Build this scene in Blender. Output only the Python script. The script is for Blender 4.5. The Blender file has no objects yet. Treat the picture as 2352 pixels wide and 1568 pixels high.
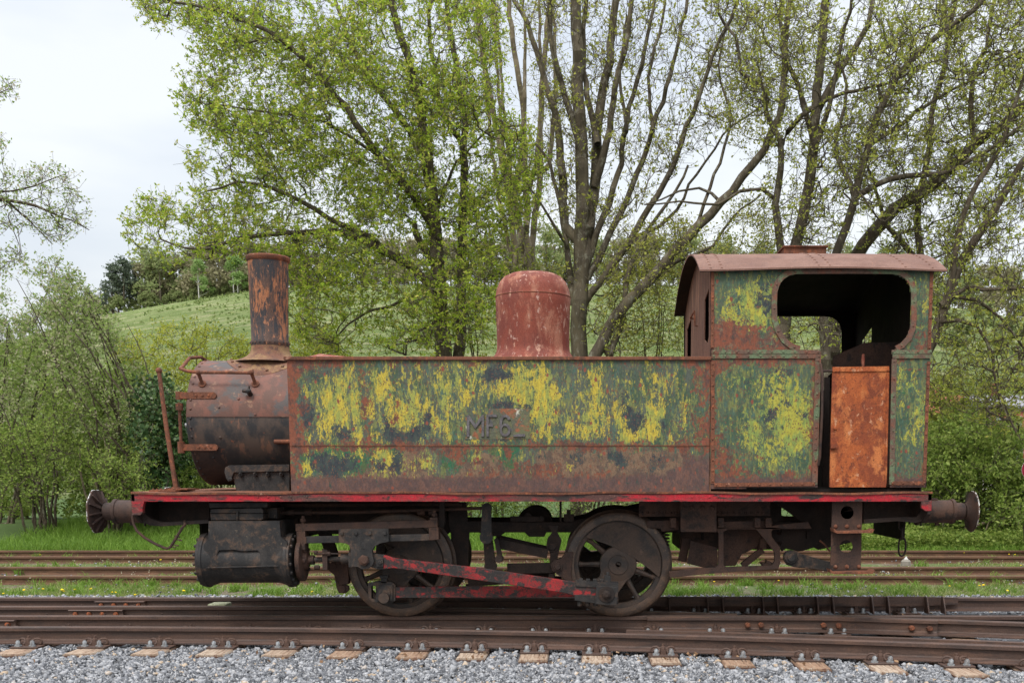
import bpy, bmesh, math, random
import numpy as np
from mathutils import Vector, Matrix
from mathutils.geometry import tessellate_polygon
PI = math.pi; R = math.radians
rng = np.random.default_rng(7); random.seed(7)
sc = bpy.context.scene; col = sc.collection

# ------------------------------------------------------------------ camera, world, sun
F, TH, PX, PY, H = 2418., .127, 1344., 1392., 1.384      # focal in pixels of a 2352 wide frame, pitch, principal point, eye height over the rails
CT, ST = math.cos(TH), math.sin(TH)
cam = bpy.data.cameras.new('camera'); co = bpy.data.objects.new('camera', cam); col.objects.link(co)
co.location = (0, 0, H); co.rotation_euler = (PI/2-TH, 0, 0)
cam.sensor_width = 36; cam.lens = 36*F/2352; cam.shift_x = -(PX-1176)/2352; cam.shift_y = (PY-784)/2352
cam.clip_start = .1; cam.clip_end = 3000
sc.camera = co
SUN_EL, SUN_AZ = R(52), R(205)
w = bpy.data.worlds.new('World'); sc.world = w; w.use_nodes = True
wn = w.node_tree; wn.nodes.clear()
def wN(t): return wn.nodes.new(t)
out = wN('ShaderNodeOutputWorld'); bg = wN('ShaderNodeBackground'); sky = wN('ShaderNodeTexSky')
sky.sky_type = 'NISHITA'; sky.sun_disc = False; sky.sun_elevation = SUN_EL; sky.sun_rotation = SUN_AZ; sky.dust_density = 6; sky.air_density = 1.5
bg2 = wN('ShaderNodeBackground'); bg.inputs[1].default_value = .05
wn.links.new(sky.outputs[0], bg.inputs[0])
tc = wN('ShaderNodeTexCoord'); sep = wN('ShaderNodeSeparateXYZ'); wn.links.new(tc.outputs['Generated'], sep.inputs[0])
mr = wN('ShaderNodeMapRange'); mr.inputs[1].default_value = .52; mr.inputs[2].default_value = 1.0; mr.inputs[3].default_value = .80; mr.inputs[4].default_value = 3.0
wn.links.new(sep.outputs[2], mr.inputs[0])
mp = wN('ShaderNodeMapping'); mp.inputs['Scale'].default_value = (1.6, 1.6, 5.0); wn.links.new(tc.outputs['Generated'], mp.inputs[0])
nz = wN('ShaderNodeTexNoise'); nz.inputs['Scale'].default_value = 1.6; nz.inputs['Detail'].default_value = 5; nz.inputs['Roughness'].default_value = .5
wn.links.new(mp.outputs[0], nz.inputs[0])
cr = wN('ShaderNodeValToRGB'); cr.color_ramp.elements[0].position = .30; cr.color_ramp.elements[0].color = (.70, .755, .85, 1)
cr.color_ramp.elements[1].position = .58; cr.color_ramp.elements[1].color = (.97, .985, 1.0, 1)
wn.links.new(nz.outputs[0], cr.inputs[0]); wn.links.new(cr.outputs[0], bg2.inputs[0]); wn.links.new(mr.outputs[0], bg2.inputs[1])
ad = wN('ShaderNodeAddShader'); wn.links.new(bg.outputs[0], ad.inputs[0]); wn.links.new(bg2.outputs[0], ad.inputs[1]); wn.links.new(ad.outputs[0], out.inputs[0])
sl = bpy.data.lights.new('sun', 'SUN'); sl.energy = 1.5; sl.angle = R(14); sl.color = (1, .965, .91)
so = bpy.data.objects.new('sun', sl); col.objects.link(so)
sd = Vector((math.sin(SUN_AZ)*math.cos(SUN_EL), math.cos(SUN_AZ)*math.cos(SUN_EL), math.sin(SUN_EL)))
so.rotation_euler = sd.to_track_quat('Z', 'Y').to_euler()
vs = sc.view_settings; vs.view_transform = 'Standard'; vs.look = 'None'; vs.exposure = 0.12; vs.gamma = 1; vs.use_curve_mapping = False

# ------------------------------------------------------------------ where a thing stands: photo position + real distance -> point
def P(px, py, Y):
    u = (px-PX)/F; v = -(py-PY)/F; t = Y/(CT+ST*v)
    return Vector((u*t, Y, H+(-ST+CT*v)*t))
def pj(p):
    dep = p[1]*CT-(p[2]-H)*ST; up = p[1]*ST+(p[2]-H)*CT
    return PX+F*p[0]/dep, PY-F*up/dep
def pg(pts, Y): return [(lambda q: (q[0], q[2]))(P(a, b, Y)) for a, b in pts]

# ------------------------------------------------------------------ mesh builder
def rootloc(o):
    v = Vector((0, 0, 0))
    while o: v += o.location; o = o.parent
    return v
class MB:
    def __init__(s): s.v = []; s.f = []
    def add(s, vs, fs):
        n = len(s.v); s.v += [tuple(a) for a in vs]; s.f += [tuple(i+n for i in f) for f in fs]; return s
    def box(s, x0, x1, y0, y1, z0, z1):
        vs = [(x, y, z) for x in (x0, x1) for y in (y0, y1) for z in (z0, z1)]
        return s.add(vs, [(0, 1, 3, 2), (4, 6, 7, 5), (0, 4, 5, 1), (2, 3, 7, 6), (0, 2, 6, 4), (1, 5, 7, 3)])
    def bar(s, p, q, wd, ht, up=(0, 0, 1)):
        p = Vector(p); q = Vector(q); d = (q-p).normalized(); u = Vector(up)
        sde = d.cross(u)
        if sde.length < 1e-4: sde = d.cross(Vector((0, 1, 0)))
        sde.normalize(); u = sde.cross(d).normalized()
        vs = [a+sde*i*wd/2+u*j*ht/2 for a in (p, q) for i in (-1, 1) for j in (-1, 1)]
        return s.add(vs, [(0, 1, 3, 2), (4, 6, 7, 5), (0, 4, 5, 1), (2, 3, 7, 6), (0, 2, 6, 4), (1, 5, 7, 3)])
    def lathe(s, prof, o, ax, n=24, closed=False, cap=True):          # prof: (radius, distance along ax)
        o = Vector(o); ax = Vector(ax).normalized()
        a = ax.orthogonal().normalized(); b = ax.cross(a)
        vs = []; fs = []; m = len(prof)
        for k in range(n):
            t = 2*PI*k/n; dr = a*math.cos(t)+b*math.sin(t)
            for r, h in prof: vs.append(o+ax*h+dr*max(r, 1e-5))
        for k in range(n):
            k2 = (k+1) % n
            for j in range(m if closed else m-1):
                j2 = (j+1) % m
                fs.append((k*m+j, k*m+j2, k2*m+j2, k2*m+j))
        if not closed and cap:
            if prof[0][0] > 1e-4: fs.append(tuple(k*m for k in range(n)))
            if prof[-1][0] > 1e-4: fs.append(tuple(k*m+m-1 for k in range(n)))
        return s.add(vs, fs)
    def cyl(s, p, q, r, r1=None, n=16):
        p = Vector(p); q = Vector(q); return s.lathe([(r, 0), (r if r1 is None else r1, (q-p).length)], p, q-p, n)
    def tube(s, pts, r, n=8):
        pts = [Vector(p) for p in pts]; vs = []; fs = []
        rr = r if hasattr(r, '__len__') else [r]*len(pts)
        a = None
        for i, p in enumerate(pts):
            d = (pts[min(i+1, len(pts)-1)]-pts[max(i-1, 0)]).normalized()
            if a is None: a = d.orthogonal().normalized()
            a = (a-d*a.dot(d)).normalized(); b = d.cross(a)
            for k in range(n):
                t = 2*PI*k/n; vs.append(p+(a*math.cos(t)+b*math.sin(t))*rr[i])
        for i in range(len(pts)-1):
            for k in range(n):
                k2 = (k+1) % n; fs.append((i*n+k, i*n+k2, (i+1)*n+k2, (i+1)*n+k))
        fs.append(tuple(range(n))); fs.append(tuple((len(pts)-1)*n+k for k in range(n)))
        return s.add(vs, fs)
    def ext(s, poly, y0, y1, holes=(), axis='y'):           # poly of (x, z) extruded in y ('x': poly of (y, z) extruded in x)
        loops = [list(poly)]+[list(h) for h in holes]; flat = [q for l in loops for q in l]
        tris = tessellate_polygon([[Vector((a, b, 0)) for a, b in l] for l in loops])
        mk = (lambda a, b, t: (a, t, b)) if axis == 'y' else (lambda a, b, t: (t, a, b))
        n = len(flat); vs = [mk(a, b, y0) for a, b in flat]+[mk(a, b, y1) for a, b in flat]
        fs = [tuple(t) for t in tris]+[tuple(i+n for i in reversed(t)) for t in tris]
        k = 0
        for l in loops:
            for i in range(len(l)):
                j = (i+1) % len(l); fs.append((k+i, k+j, k+j+n, k+i+n))
            k += len(l)
        return s.add(vs, fs)
    def dome(s, p, ax, r, h=None, n=8):                     # rivet head
        h = r*.6 if h is None else h
        return s.lathe([(r, 0), (r*.9, h*.5), (r*.55, h*.9), (0, h)], p, ax, n)
    def hexb(s, p, ax, r, h): return s.lathe([(r, 0), (r, h*.85), (r*.85, h)], p, ax, 6)
    def ball(s, p, r, n=12):
        return s.lathe([(r*math.sin(t), -r*math.cos(t)) for t in np.linspace(0, PI, 9)], p, (0, 0, 1), n)
    def build(s, name, mat=None, parent=None, smooth=35, bevel=0, label=None):
        me = bpy.data.meshes.new(name); off = rootloc(parent)
        me.from_pydata([tuple(Vector(v)-off) for v in s.v], [], s.f)
        bm = bmesh.new(); bm.from_mesh(me); bmesh.ops.recalc_face_normals(bm, faces=bm.faces); bm.to_mesh(me); bm.free()
        o = bpy.data.objects.new(name, me); col.objects.link(o)
        if mat: me.materials.append(mat)
        if parent: o.parent = parent
        if smooth: me.shade_smooth(); me.set_sharp_from_angle(angle=R(smooth))
        if bevel:
            b = o.modifiers.new('bevel', 'BEVEL'); b.width = bevel; b.segments = 2; b.limit_method = 'ANGLE'; b.angle_limit = R(40)
        if label: o['label'] = label
        return o
def tag(o, label, cat=None, group=None, kind=None):
    if label: o['label'] = label
    if cat: o['category'] = cat
    if group: o['group'] = group
    if kind: o['kind'] = kind
    return o
def empty(name, loc, label, cat, group=None, kind=None):
    o = bpy.data.objects.new(name, None); col.objects.link(o); o.location = loc; o.empty_display_size = .2
    return tag(o, label, cat, group, kind)
def copy_tree(o, parent=None):
    c = o.copy(); col.objects.link(c); c.parent = parent
    for ch in list(o.children): copy_tree(ch, c)
    return c

# ------------------------------------------------------------------ materials
class NT:
    def __init__(s, name):
        s.m = bpy.data.materials.new(name); s.m.use_nodes = True; s.t = s.m.node_tree; s.N = s.t.nodes
        s.b = s.N['Principled BSDF']; s.tc = s.N.new('ShaderNodeTexCoord')
    def L(s, a, b): s.t.links.new(a, b)
    def setin(s, sock, v):
        if hasattr(v, 'is_output'): s.L(v, sock)
        elif isinstance(v, tuple) and len(v) == 3 and sock.type == 'RGBA': sock.default_value = (*v, 1)
        else: sock.default_value = v
    def vec(s, st=(1, 1, 1), off=(0, 0, 0), src=None):
        m = s.N.new('ShaderNodeMapping'); m.inputs['Scale'].default_value = st; m.inputs['Location'].default_value = off
        s.L(src or s.tc.outputs['Object'], m.inputs[0]); return m.outputs[0]
    def noise(s, scale, detail=5, rough=.6, st=(1, 1, 1), off=(0, 0, 0), dist=0, src=None):
        n = s.N.new('ShaderNodeTexNoise'); n.inputs['Scale'].default_value = scale; n.inputs['Detail'].default_value = detail
        n.inputs['Roughness'].default_value = rough; n.inputs['Distortion'].default_value = dist
        s.L(s.vec(st, off, src), n.inputs['Vector']); return n.outputs[0]
    def voro(s, scale, st=(1, 1, 1), off=(0, 0, 0), out='Distance', src=None):
        n = s.N.new('ShaderNodeTexVoronoi'); n.inputs['Scale'].default_value = scale
        s.L(s.vec(st, off, src), n.inputs['Vector']); return n.outputs[out]
    def math(s, op, a, b=0., c=0., clamp=False):
        n = s.N.new('ShaderNodeMath'); n.operation = op; n.use_clamp = clamp
        s.setin(n.inputs[0], a); s.setin(n.inputs[1], b)
        if op in ('MULTIPLY_ADD',): s.setin(n.inputs[2], c)
        return n.outputs[0]
    def step(s, x, t, soft=.05, inv=False):
        n = s.N.new('ShaderNodeMapRange'); n.interpolation_type = 'SMOOTHSTEP'
        s.setin(n.inputs[0], x); n.inputs[1].default_value = t-soft; n.inputs[2].default_value = t+soft
        n.inputs[3].default_value = 1. if inv else 0.; n.inputs[4].default_value = 0. if inv else 1.
        return n.outputs[0]
    def mix(s, f, a, b, blend='MIX'):
        n = s.N.new('ShaderNodeMix'); n.data_type = 'RGBA'; n.blend_type = blend
        s.setin(n.inputs[0], f); s.setin(n.inputs[6], a); s.setin(n.inputs[7], b); return n.outputs[2]
    def attr(s, name, chan=None):
        n = s.N.new('ShaderNodeAttribute'); n.attribute_name = name
        if chan is None: return n.outputs['Color']
        q = s.N.new('ShaderNodeSeparateColor'); s.L(n.outputs['Color'], q.inputs[0]); return q.outputs[chan]
    def objrand(s): return s.N.new('ShaderNodeObjectInfo').outputs['Random']
    def bump(s, h, st=.3, dist=.01):
        n = s.N.new('ShaderNodeBump'); n.inputs['Strength'].default_value = st; n.inputs['Distance'].default_value = dist
        s.L(h, n.inputs['Height']); s.L(n.outputs[0], s.b.inputs['Normal'])
    def done(s, colr, rough=.8, metal=0., spec=.3):
        s.setin(s.b.inputs['Base Color'], colr); s.setin(s.b.inputs['Roughness'], rough); s.setin(s.b.inputs['Metallic'], metal)
        s.b.inputs['Specular IOR Level'].default_value = spec; return s.m
def patina(name, base, layers, rough=.8, bump=.25, metal=0., spec=.3, grain=.35, seed=0):
    # layers: (colour, scale, stretch xyz, threshold, softness)
    t = NT(name); c = base
    for i, (cl, scl, st, th, sf) in enumerate(layers):
        c = t.mix(t.step(t.noise(scl, 8, .68, st, (seed*3.1+i*7.3, i*2.7, i*5.1), .3), th, sf), c, cl)
    g = t.noise(90, 4, .7, (1, 1, 1), (seed, 0, 0))
    mr = t.N.new('ShaderNodeMapRange'); t.L(g, mr.inputs[0]); mr.inputs[1].default_value = .3; mr.inputs[2].default_value = .7
    mr.inputs[3].default_value = 1-grain; mr.inputs[4].default_value = 1+grain
    cc = t.N.new('ShaderNodeCombineColor')
    for k in range(3): t.L(mr.outputs[0], cc.inputs[k])
    c = t.mix(1., c, cc.outputs[0], 'MULTIPLY')
    h = t.math('ADD', t.noise(14, 6, .7), t.math('MULTIPLY', g, .5))
    t.bump(h, bump, .006)
    rg = t.math('MULTIPLY_ADD', t.noise(9, 4, .6), .35, rough-.17)
    return t.done(c, rg, metal, spec)
RUST = (.155, .062, .036); RUSTD = (.075, .036, .024); RUSTO = (.33, .105, .035); PALE = (.40, .22, .15)
m_rust = patina('rusted iron', RUST, [(RUSTD, 5, (1, 1, .6), .55, .12), (PALE, 9, (1, 1, .7), .66, .05), ((.23, .08, .04), 20, (1, 1, 1), .56, .06)], .85, .5)
m_rail = patina('rail steel', (.072, .043, .033), [((.105, .058, .04), 3, (.5, 3, 3), .55, .12), ((.048, .032, .027), 7, (.25, 2, 2), .56, .1), ((.15, .08, .05), 22, (.7, 2, 2), .67, .05)], .65, .3, spec=.4)
m_railfar = patina('brown rail steel', (.105, .055, .033), [((.15, .08, .045), 3, (1, 3, 3), .55, .1), ((.08, .045, .03), 11, (.4, 2, 2), .58, .08)], .7, .3)
m_oil = patina('oily black iron', (.017, .0165, .017), [((.036, .032, .030), 6, (1, 1, .7), .52, .1), ((.075, .048, .034), 9, (1, 1, 1), .56, .07), ((.15, .115, .08), 16, (1, 1, .8), .68, .04)], .62, .6, spec=.35)
m_dark = patina('dark rusty frame', (.017, .013, .012), [((.034, .022, .017), 4, (1, 1, 1), .5, .12), ((.06, .032, .02), 11, (1, 1, 1), .64, .07)], .75, .5)
m_brown = patina('brown rusty plate', (.045, .028, .023), [((.075, .04, .028), 4, (1, 1, .6), .5, .12), ((.026, .019, .017), 9, (1, 1, 1), .58, .07)], .75, .4)
m_wheel = patina('greasy wheel iron', (.024, .021, .020), [((.062, .040, .029), 5, (1, 1, 1), .48, .12), ((.11, .065, .045), 14, (1, 1, 1), .63, .06)], .6, .4, spec=.4)
m_tyre = patina('worn tyre steel', (.088, .054, .036), [((.038, .027, .022), 5, (1, 1, 1), .5, .12), ((.14, .085, .05), 18, (1, 1, 1), .6, .06)], .5, .3, spec=.5)
m_redrod = patina('chipped red rod paint', (.30, .024, .026), [((.20, .02, .022), 5, (1, 1, 1), .5, .1), ((.025, .023, .023), 8, (1, 1, 1.3), .50, .035), ((.12, .035, .03), 20, (1, 1, 1), .58, .05), ((.05, .038, .034), 34, (1, 1, 1), .57, .05)], .55, .3)
m_redbeam = patina('worn red valance paint', (.42, .014, .026), [((.27, .022, .028), 7, (.5, 1, 1), .5, .1), ((.085, .04, .034), 2.2, (.55, 1, 2.), .52, .07), ((.035, .026, .024), 14, (.35, 1, 1.4), .56, .05), ((.17, .09, .07), 44, (1, 1, 1), .62, .05)], .55, .3)
m_dome = patina('red oxide dome', (.21, .052, .032), [((.155, .042, .03), 3, (1, 1, .6), .52, .12), ((.33, .14, .09), 5, (1.3, 1.3, .6), .57, .09), ((.38, .21, .15), 9, (1.6, 1.6, .8), .615, .04), ((.42, .27, .22), 18, (1, 1, .6), .62, .03), ((.12, .05, .035), 30, (1, 1, 1), .66, .03)], .75, .35, seed=2)
m_chim = patina('chimney iron', (.035, .034, .037), [((.085, .05, .038), 3, (1.6, 1.6, .7), .52, .06), ((.30, .12, .055), 3.6, (1.9, 1.9, .6), .545, .035), ((.31, .135, .07), 17, (1.6, 1.6, .7), .60, .04), ((.032, .032, .036), 13, (2.2, 2.2, .45), .555, .04)], .7, .4, seed=4)
m_roof = patina('cab roof iron', (.15, .078, .058), [((.205, .115, .086), 2.5, (1, 1, 1), .5, .15), ((.13, .07, .055), 8, (1, 1, 1), .6, .08), ((.30, .12, .07), 20, (1, 1, 1), .68, .04)], .8, .25)
m_door = patina('orange rusted door', (.35, .092, .028), [((.20, .05, .022), 2.6, (1.2, 1, .8), .50, .07), ((.45, .15, .05), 5, (1.3, 1, .7), .56, .06), ((.17, .045, .022), 9, (1.1, 1, .8), .58, .05), ((.50, .26, .15), 12, (1.2, 1, .9), .63, .05), ((.12, .04, .02), 40, (1, 1, 1), .62, .05)], .85, .5, seed=6)
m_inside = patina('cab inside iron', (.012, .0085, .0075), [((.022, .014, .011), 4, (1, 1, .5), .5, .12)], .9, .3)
m_front = patina('cab front iron', (.12, .06, .042), [((.24, .125, .08), 6, (2, 2, .3), .55, .06), ((.085, .042, .03), 5, (2, 2, .4), .57, .08)], .85, .4)
m_letter = patina('grey cast letters', (.125, .115, .12), [((.08, .072, .075), 20, (1, 1, 1), .5, .1)], .6, .3)
m_grey = patina('galvanised bolt', (.30, .32, .335), [((.17, .16, .155), 30, (1, 1, 1), .55, .1)], .5, .2, metal=.3)
def woodmat():
    t = NT('weathered oak sleeper'); r = t.objrand()
    c = t.mix(r, (.30, .19, .125), (.44, .36, .28)); c = t.mix(t.step(t.noise(7, 6, .7, (4, .5, 1)), .52, .1), c, (.19, .115, .075))
    c = t.mix(t.step(t.noise(12, 6, .7, (3, .6, 1), (5, 0, 0)), .60, .05), c, (.46, .39, .31)); c = t.mix(t.step(t.noise(5, 5, .75, (6, .35, 1), (1, 2, 0)), .63, .015), c, (.03, .022, .018))
    c = t.mix(t.step(t.noise(4, 5, .7), .6, .06), c, (.16, .07, .045))
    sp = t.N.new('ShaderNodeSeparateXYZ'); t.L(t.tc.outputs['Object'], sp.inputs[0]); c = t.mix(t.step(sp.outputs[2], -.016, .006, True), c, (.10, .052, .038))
    t.bump(t.noise(26, 6, .7, (3, .3, 1)), .8, .01); return t.done(c, .9, 0, .2)
m_wood = woodmat()
m_white = patina('chipped white rim', (.7, .7, .68), [((.12, .07, .05), 22, (1, 1, 1), .49, .04)], .6, .2)
# ------------------------------------------------------------------ painted side sheets: patches of paint laid out on coarse maps, broken up by noise
def m_paint(name, base1, base2, seed=0, yel=(.44, .345, .042), sq=1.):
    t = NT(name); st = (1.9, 1, .62)
    c = t.mix(t.step(t.noise(5, 6, .65, st, (seed, 0, 0)), .5, .12), base1, base2)
    c = t.mix(t.step(t.noise(11, 7, .7, (2.2, 1, .5), (seed+3, 0, 0)), .57, .05), c, (.055, .11, .085))
    c = t.mix(t.math('MULTIPLY', t.step(t.noise(13, 8, .75, (2., 1, .6), (seed+4, 0, 2)), .54, .03), .75), c, (.17, .185, .055))
    def lay(c, at, ch, cols, scl, stt, off, k=2.6, soft=.06, amp=1., dm=1.):
        n = t.math('ADD', t.math('MULTIPLY', t.noise(scl*.9, 9, .75, (stt[0]*sq, 1, stt[2]/sq), (seed+off, off, 0), .6), .54), t.math('MULTIPLY', t.noise(scl*4.2, 7, .8, (stt[0]*1.2*sq, 1, stt[2]*.9/sq), (seed, off, 9), .3), .46))
        x = t.math('ADD', t.math('MULTIPLY', t.math('SUBTRACT', n, .5), k*1.25), t.math('MULTIPLY', t.attr(at, ch), dm))
        m = t.step(x, .5, soft)
        if len(cols) > 1: cl = t.mix(t.step(t.noise(scl*1.7, 5, .6, stt, (off, 3, 1)), .52, .07), cols[0], cols[1])
        else: cl = cols[0]
        return t.mix(t.math('MULTIPLY', m, amp), c, cl)
    c = lay(c, 'pb', 1, [(.165, .105, .065), (.095, .065, .048)], 9, (1.2, 1, .8), 11)          # tan primer
    c = lay(c, 'pb', 0, [(.022, .105, .048), (.055, .095, .035)], 8, (1.5, 1, .6), 13)          # bright green
    c = lay(c, 'pa', 0, [yel, (yel[0]*.58, yel[1]*.80, .06)], 8, (1.7, 1, .6), 2, 4.1, .06, 1., .91)     # yellow
    c = lay(c, 'pa', 1, [(.028, .034, .04), (.04, .055, .05)], 10, (1.5, 1, .75), 5, 3.0)    # black scrapes
    c = lay(c, 'pa', 2, [(.19, .058, .030), (.095, .042, .032)], 7, (1.4, 1, .9), 8, 2.9, .07, 1., .80)    # rust
    c = lay(c, 'pb', 2, [(.085, .05, .045), (.125, .065, .05)], 8, (1.5, 1, 1), 17, 1.2, .15)  # brown foot
    c = t.mix(t.step(t.noise(15, 8, .78, (2.2, 1, .55), (seed, 8, 1)), .605, .03), c, (.032, .055, .045))
    c = t.mix(t.math('MULTIPLY', t.step(t.noise(24, 8, .78, (.7, 1, 1.6), (seed, 2, 7)), .62, .03), .8), c, (.035, .05, .042))
    # small rust pits and chips
    v = t.voro(48, (1.25, 1, .8), (seed, 0, 0)); vs_ = t.math('ADD', v, t.math('MULTIPLY', t.math('SUBTRACT', t.noise(8, 4, .7), .5), .9))
    c = t.mix(t.math('MULTIPLY', t.step(vs_, .22, .05, True), .85), c, (.13, .055, .035))
    v2 = t.voro(9, (1.2, 1, .8), (seed+5, 0, 0)); v2 = t.math('ADD', v2, t.math('MULTIPLY', t.math('SUBTRACT', t.noise(30, 4, .7), .5), .35))
    c = t.mix(t.step(v2, .13, .03, True), c, (.21, .06, .036))
    g = t.noise(70, 5, .75, (1, 1, .6)); mr = t.N.new('ShaderNodeMapRange'); t.L(g, mr.inputs[0]); mr.inputs[1].default_value = .3; mr.inputs[2].default_value = .7
    mr.inputs[3].default_value = .68; mr.inputs[4].default_value = 1.3
    cc = t.N.new('ShaderNodeCombineColor')
    for k in range(3): t.L(mr.outputs[0], cc.inputs[k])
    c = t.mix(1., c, cc.outputs[0], 'MULTIPLY')
    t.bump(t.math('ADD', g, t.noise(16, 6, .7, (1.4, 1, .7))), .35, .004)
    return t.done(c, .62, 0, .35)
def rows(s): return [[int(ch) for ch in r] for r in s.split()]
def paint_attr(o, x0, x1, z0, z1, maps):                    # maps: six digit grids, top row first: yellow, black, rust, bright green, tan, brown
    me = o.data; off = rootloc(o); n = len(me.vertices); cs = np.empty(n*3); me.vertices.foreach_get('co', cs); cs = cs.reshape(-1, 3)+np.array(off)
    res = []
    for m in maps:
        g = np.array(m, float)/9; h, wd = g.shape
        fx = np.clip((cs[:, 0]-x0)/(x1-x0)*wd-.5, 0, wd-1.001); fz = np.clip((z1-cs[:, 2])/(z1-z0)*h-.5, 0, h-1.001)
        ix = fx.astype(int); iz = fz.astype(int); ax = fx-ix; az = fz-iz; g = np.pad(g, ((0, 1), (0, 1)), 'edge')
        res.append(g[iz, ix]*(1-ax)*(1-az)+g[iz, ix+1]*ax*(1-az)+g[iz+1, ix]*(1-ax)*az+g[iz+1, ix+1]*ax*az)
    for nm, k in (('pa', 0), ('pb', 3)):
        a = me.attributes.new(nm, 'FLOAT_COLOR', 'POINT'); d = np.ones((n, 4)); d[:, :3] = np.array(res[k:k+3]).T
        a.data.foreach_set('color', d.ravel().astype(np.float32))
def grid_sheet(inside, x0, x1, z0, z1, Y, step):            # front face of a sheet as a fine grid
    nx = max(2, int((x1-x0)/step)); nz_ = max(2, int((z1-z0)/step))
    mb = MB(); vs = [(x0+(x1-x0)*i/nx, Y, z0+(z1-z0)*j/nz_) for j in range(nz_+1) for i in range(nx+1)]
    fs = [(j*(nx+1)+i, j*(nx+1)+i+1, (j+1)*(nx+1)+i+1, (j+1)*(nx+1)+i) for j in range(nz_) for i in range(nx)
          if inside is None or inside(x0+(x1-x0)*(i+.5)/nx, z0+(z1-z0)*(j+.5)/nz_)]
    return mb.add(vs, fs)

# ------------------------------------------------------------------ the locomotive
YC, W = 10.9, 1.278; YF, YB = YC-W, YC+W
def X(px, py, Y=YF): return P(px, py, Y)[0]
def Z(py, Y=YF, px=1344): return P(px, py, Y)[2]
LOCO = empty('steam_locomotive', (0, YC, 0), 'derelict rusty steam tank locomotive in peeling green and yellow paint on the rails', 'locomotive')
def B(m, name, mat, parent=LOCO, **k): return m.build(name, mat, parent, **k)

# running board and red valance
yb0, yb1 = 9.57, 12.23; zp = Z(1131, yb0)
xL = X(301, 1131, yb0); xR = X(2142, 1124, yb0)
m = MB()
n = 60
for i in range(n):                                           # slightly wavy plate edge
    a, b = xL+(xR-xL)*i/n, xL+(xR-xL)*(i+1)/n
    wa, wb = [.006*math.sin(v*2.3)+.004*math.sin(v*7.1) for v in (a, b)]
    vs = []
    for x, q in ((a, wa), (b, wb)):
        vs += [(x, yb0-.012+q*.4, zp+.006+q), (x, yb1, zp+.006), (x, yb0-.012+q*.4, zp-.012+q), (x, yb1, zp-.012)]
    m.add(vs, [(0, 1, 5, 4), (2, 6, 7, 3), (0, 4, 6, 2), (1, 3, 7, 5)])
B(m, 'running_board', m_rust)
zv = Z(1151, yb0)
for s_, nm in ((yb0, 'near'), (yb1-.012, 'far')):
    m = MB(); cuts = [302, 633, 1662, 2140]
    for a, b in zip(cuts[:-1], cuts[1:]):
        xa = X(a, 1140, yb0)+(.002 if a != 302 else 0); xb = X(b, 1140, yb0)
        m.box(xa, xb, s_, s_+.012, zv, zp-.013)
    if nm == 'near':
        for px in (592, 616, 645, 668, 705, 880, 1110, 1590, 1630, 1662-12, 1682, 1750):
            m.dome(P(px, 1141, s_), (0, -1, 0), .011, .006)
    B(m, 'valance', m_redbeam)
# red end brackets of the valance
m = MB().ext(pg([(302, 1150), (332, 1150), (329, 1158), (327, 1166), (328, 1176), (322, 1182), (304, 1182)], yb0-.002), yb0-.004, yb0+.05); B(m, 'valance_bracket', m_redbeam)
m = MB().ext(pg([(2116, 1148), (2140, 1148), (2139, 1172), (2126, 1173), (2117, 1166)], yb0-.002), yb0-.004, yb0+.05); B(m, 'valance_bracket', m_redbeam)
# buffer beams
for px, sg in ((302, 1), (2139, -1)):
    x = X(px, 1160, yb0)
    m = MB(); zb = Z(1203, yb0); zb2 = Z(1180, yb0)
    prof = [(yb0, zp-.014), (yb1, zp-.014), (yb1, zb2), (yb1-.18, zb), (yb0+.18, zb), (yb0, zb2)]
    m.ext(prof, x, x+.03*sg, axis='x')
    for yy in (9.85, 10.2, 11.6, 11.95):
        for zz in (zp-.1, zp-.3): m.dome((x, yy, zz), (-sg, 0, 0), .018, .012)
    m.box(min(x, x-.03*sg), max(x, x-.03*sg), YC-.12, YC+.12, zp-.28, zp-.1)
    B(m, 'buffer_beam', m_dark)
# hollow side boxes behind the beams
m = MB(); Yq = 9.72
m.ext(pg([(304, 1152), (304, 1184), (322, 1196), (345, 1206), (372, 1208), (478, 1201), (478, 1193), (372, 1199), (345, 1190), (329, 1176), (329, 1152)], Yq), Yq, Yq+.06)
m.box(X(320, 1160, 10.1), X(480, 1160, 10.1), 10.1, 10.12, Z(1200, 10.1), zp-.02)
B(m, 'front_drag_box', m_dark)
m = MB()
m.ext(pg([(2136, 1152), (2134, 1178), (2124, 1195), (2104, 1200), (2060, 1196), (1984, 1202), (1984, 1192), (2060, 1187), (2104, 1187), (2116, 1175), (2118, 1152)], Yq), Yq, Yq+.06)
m.box(X(1984, 1160, 10.05), X(2120, 1160, 10.05), 10.05, 10.07, Z(1196, 10.05), zp-.02)
B(m, 'rear_drag_box', m_dark)

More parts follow.
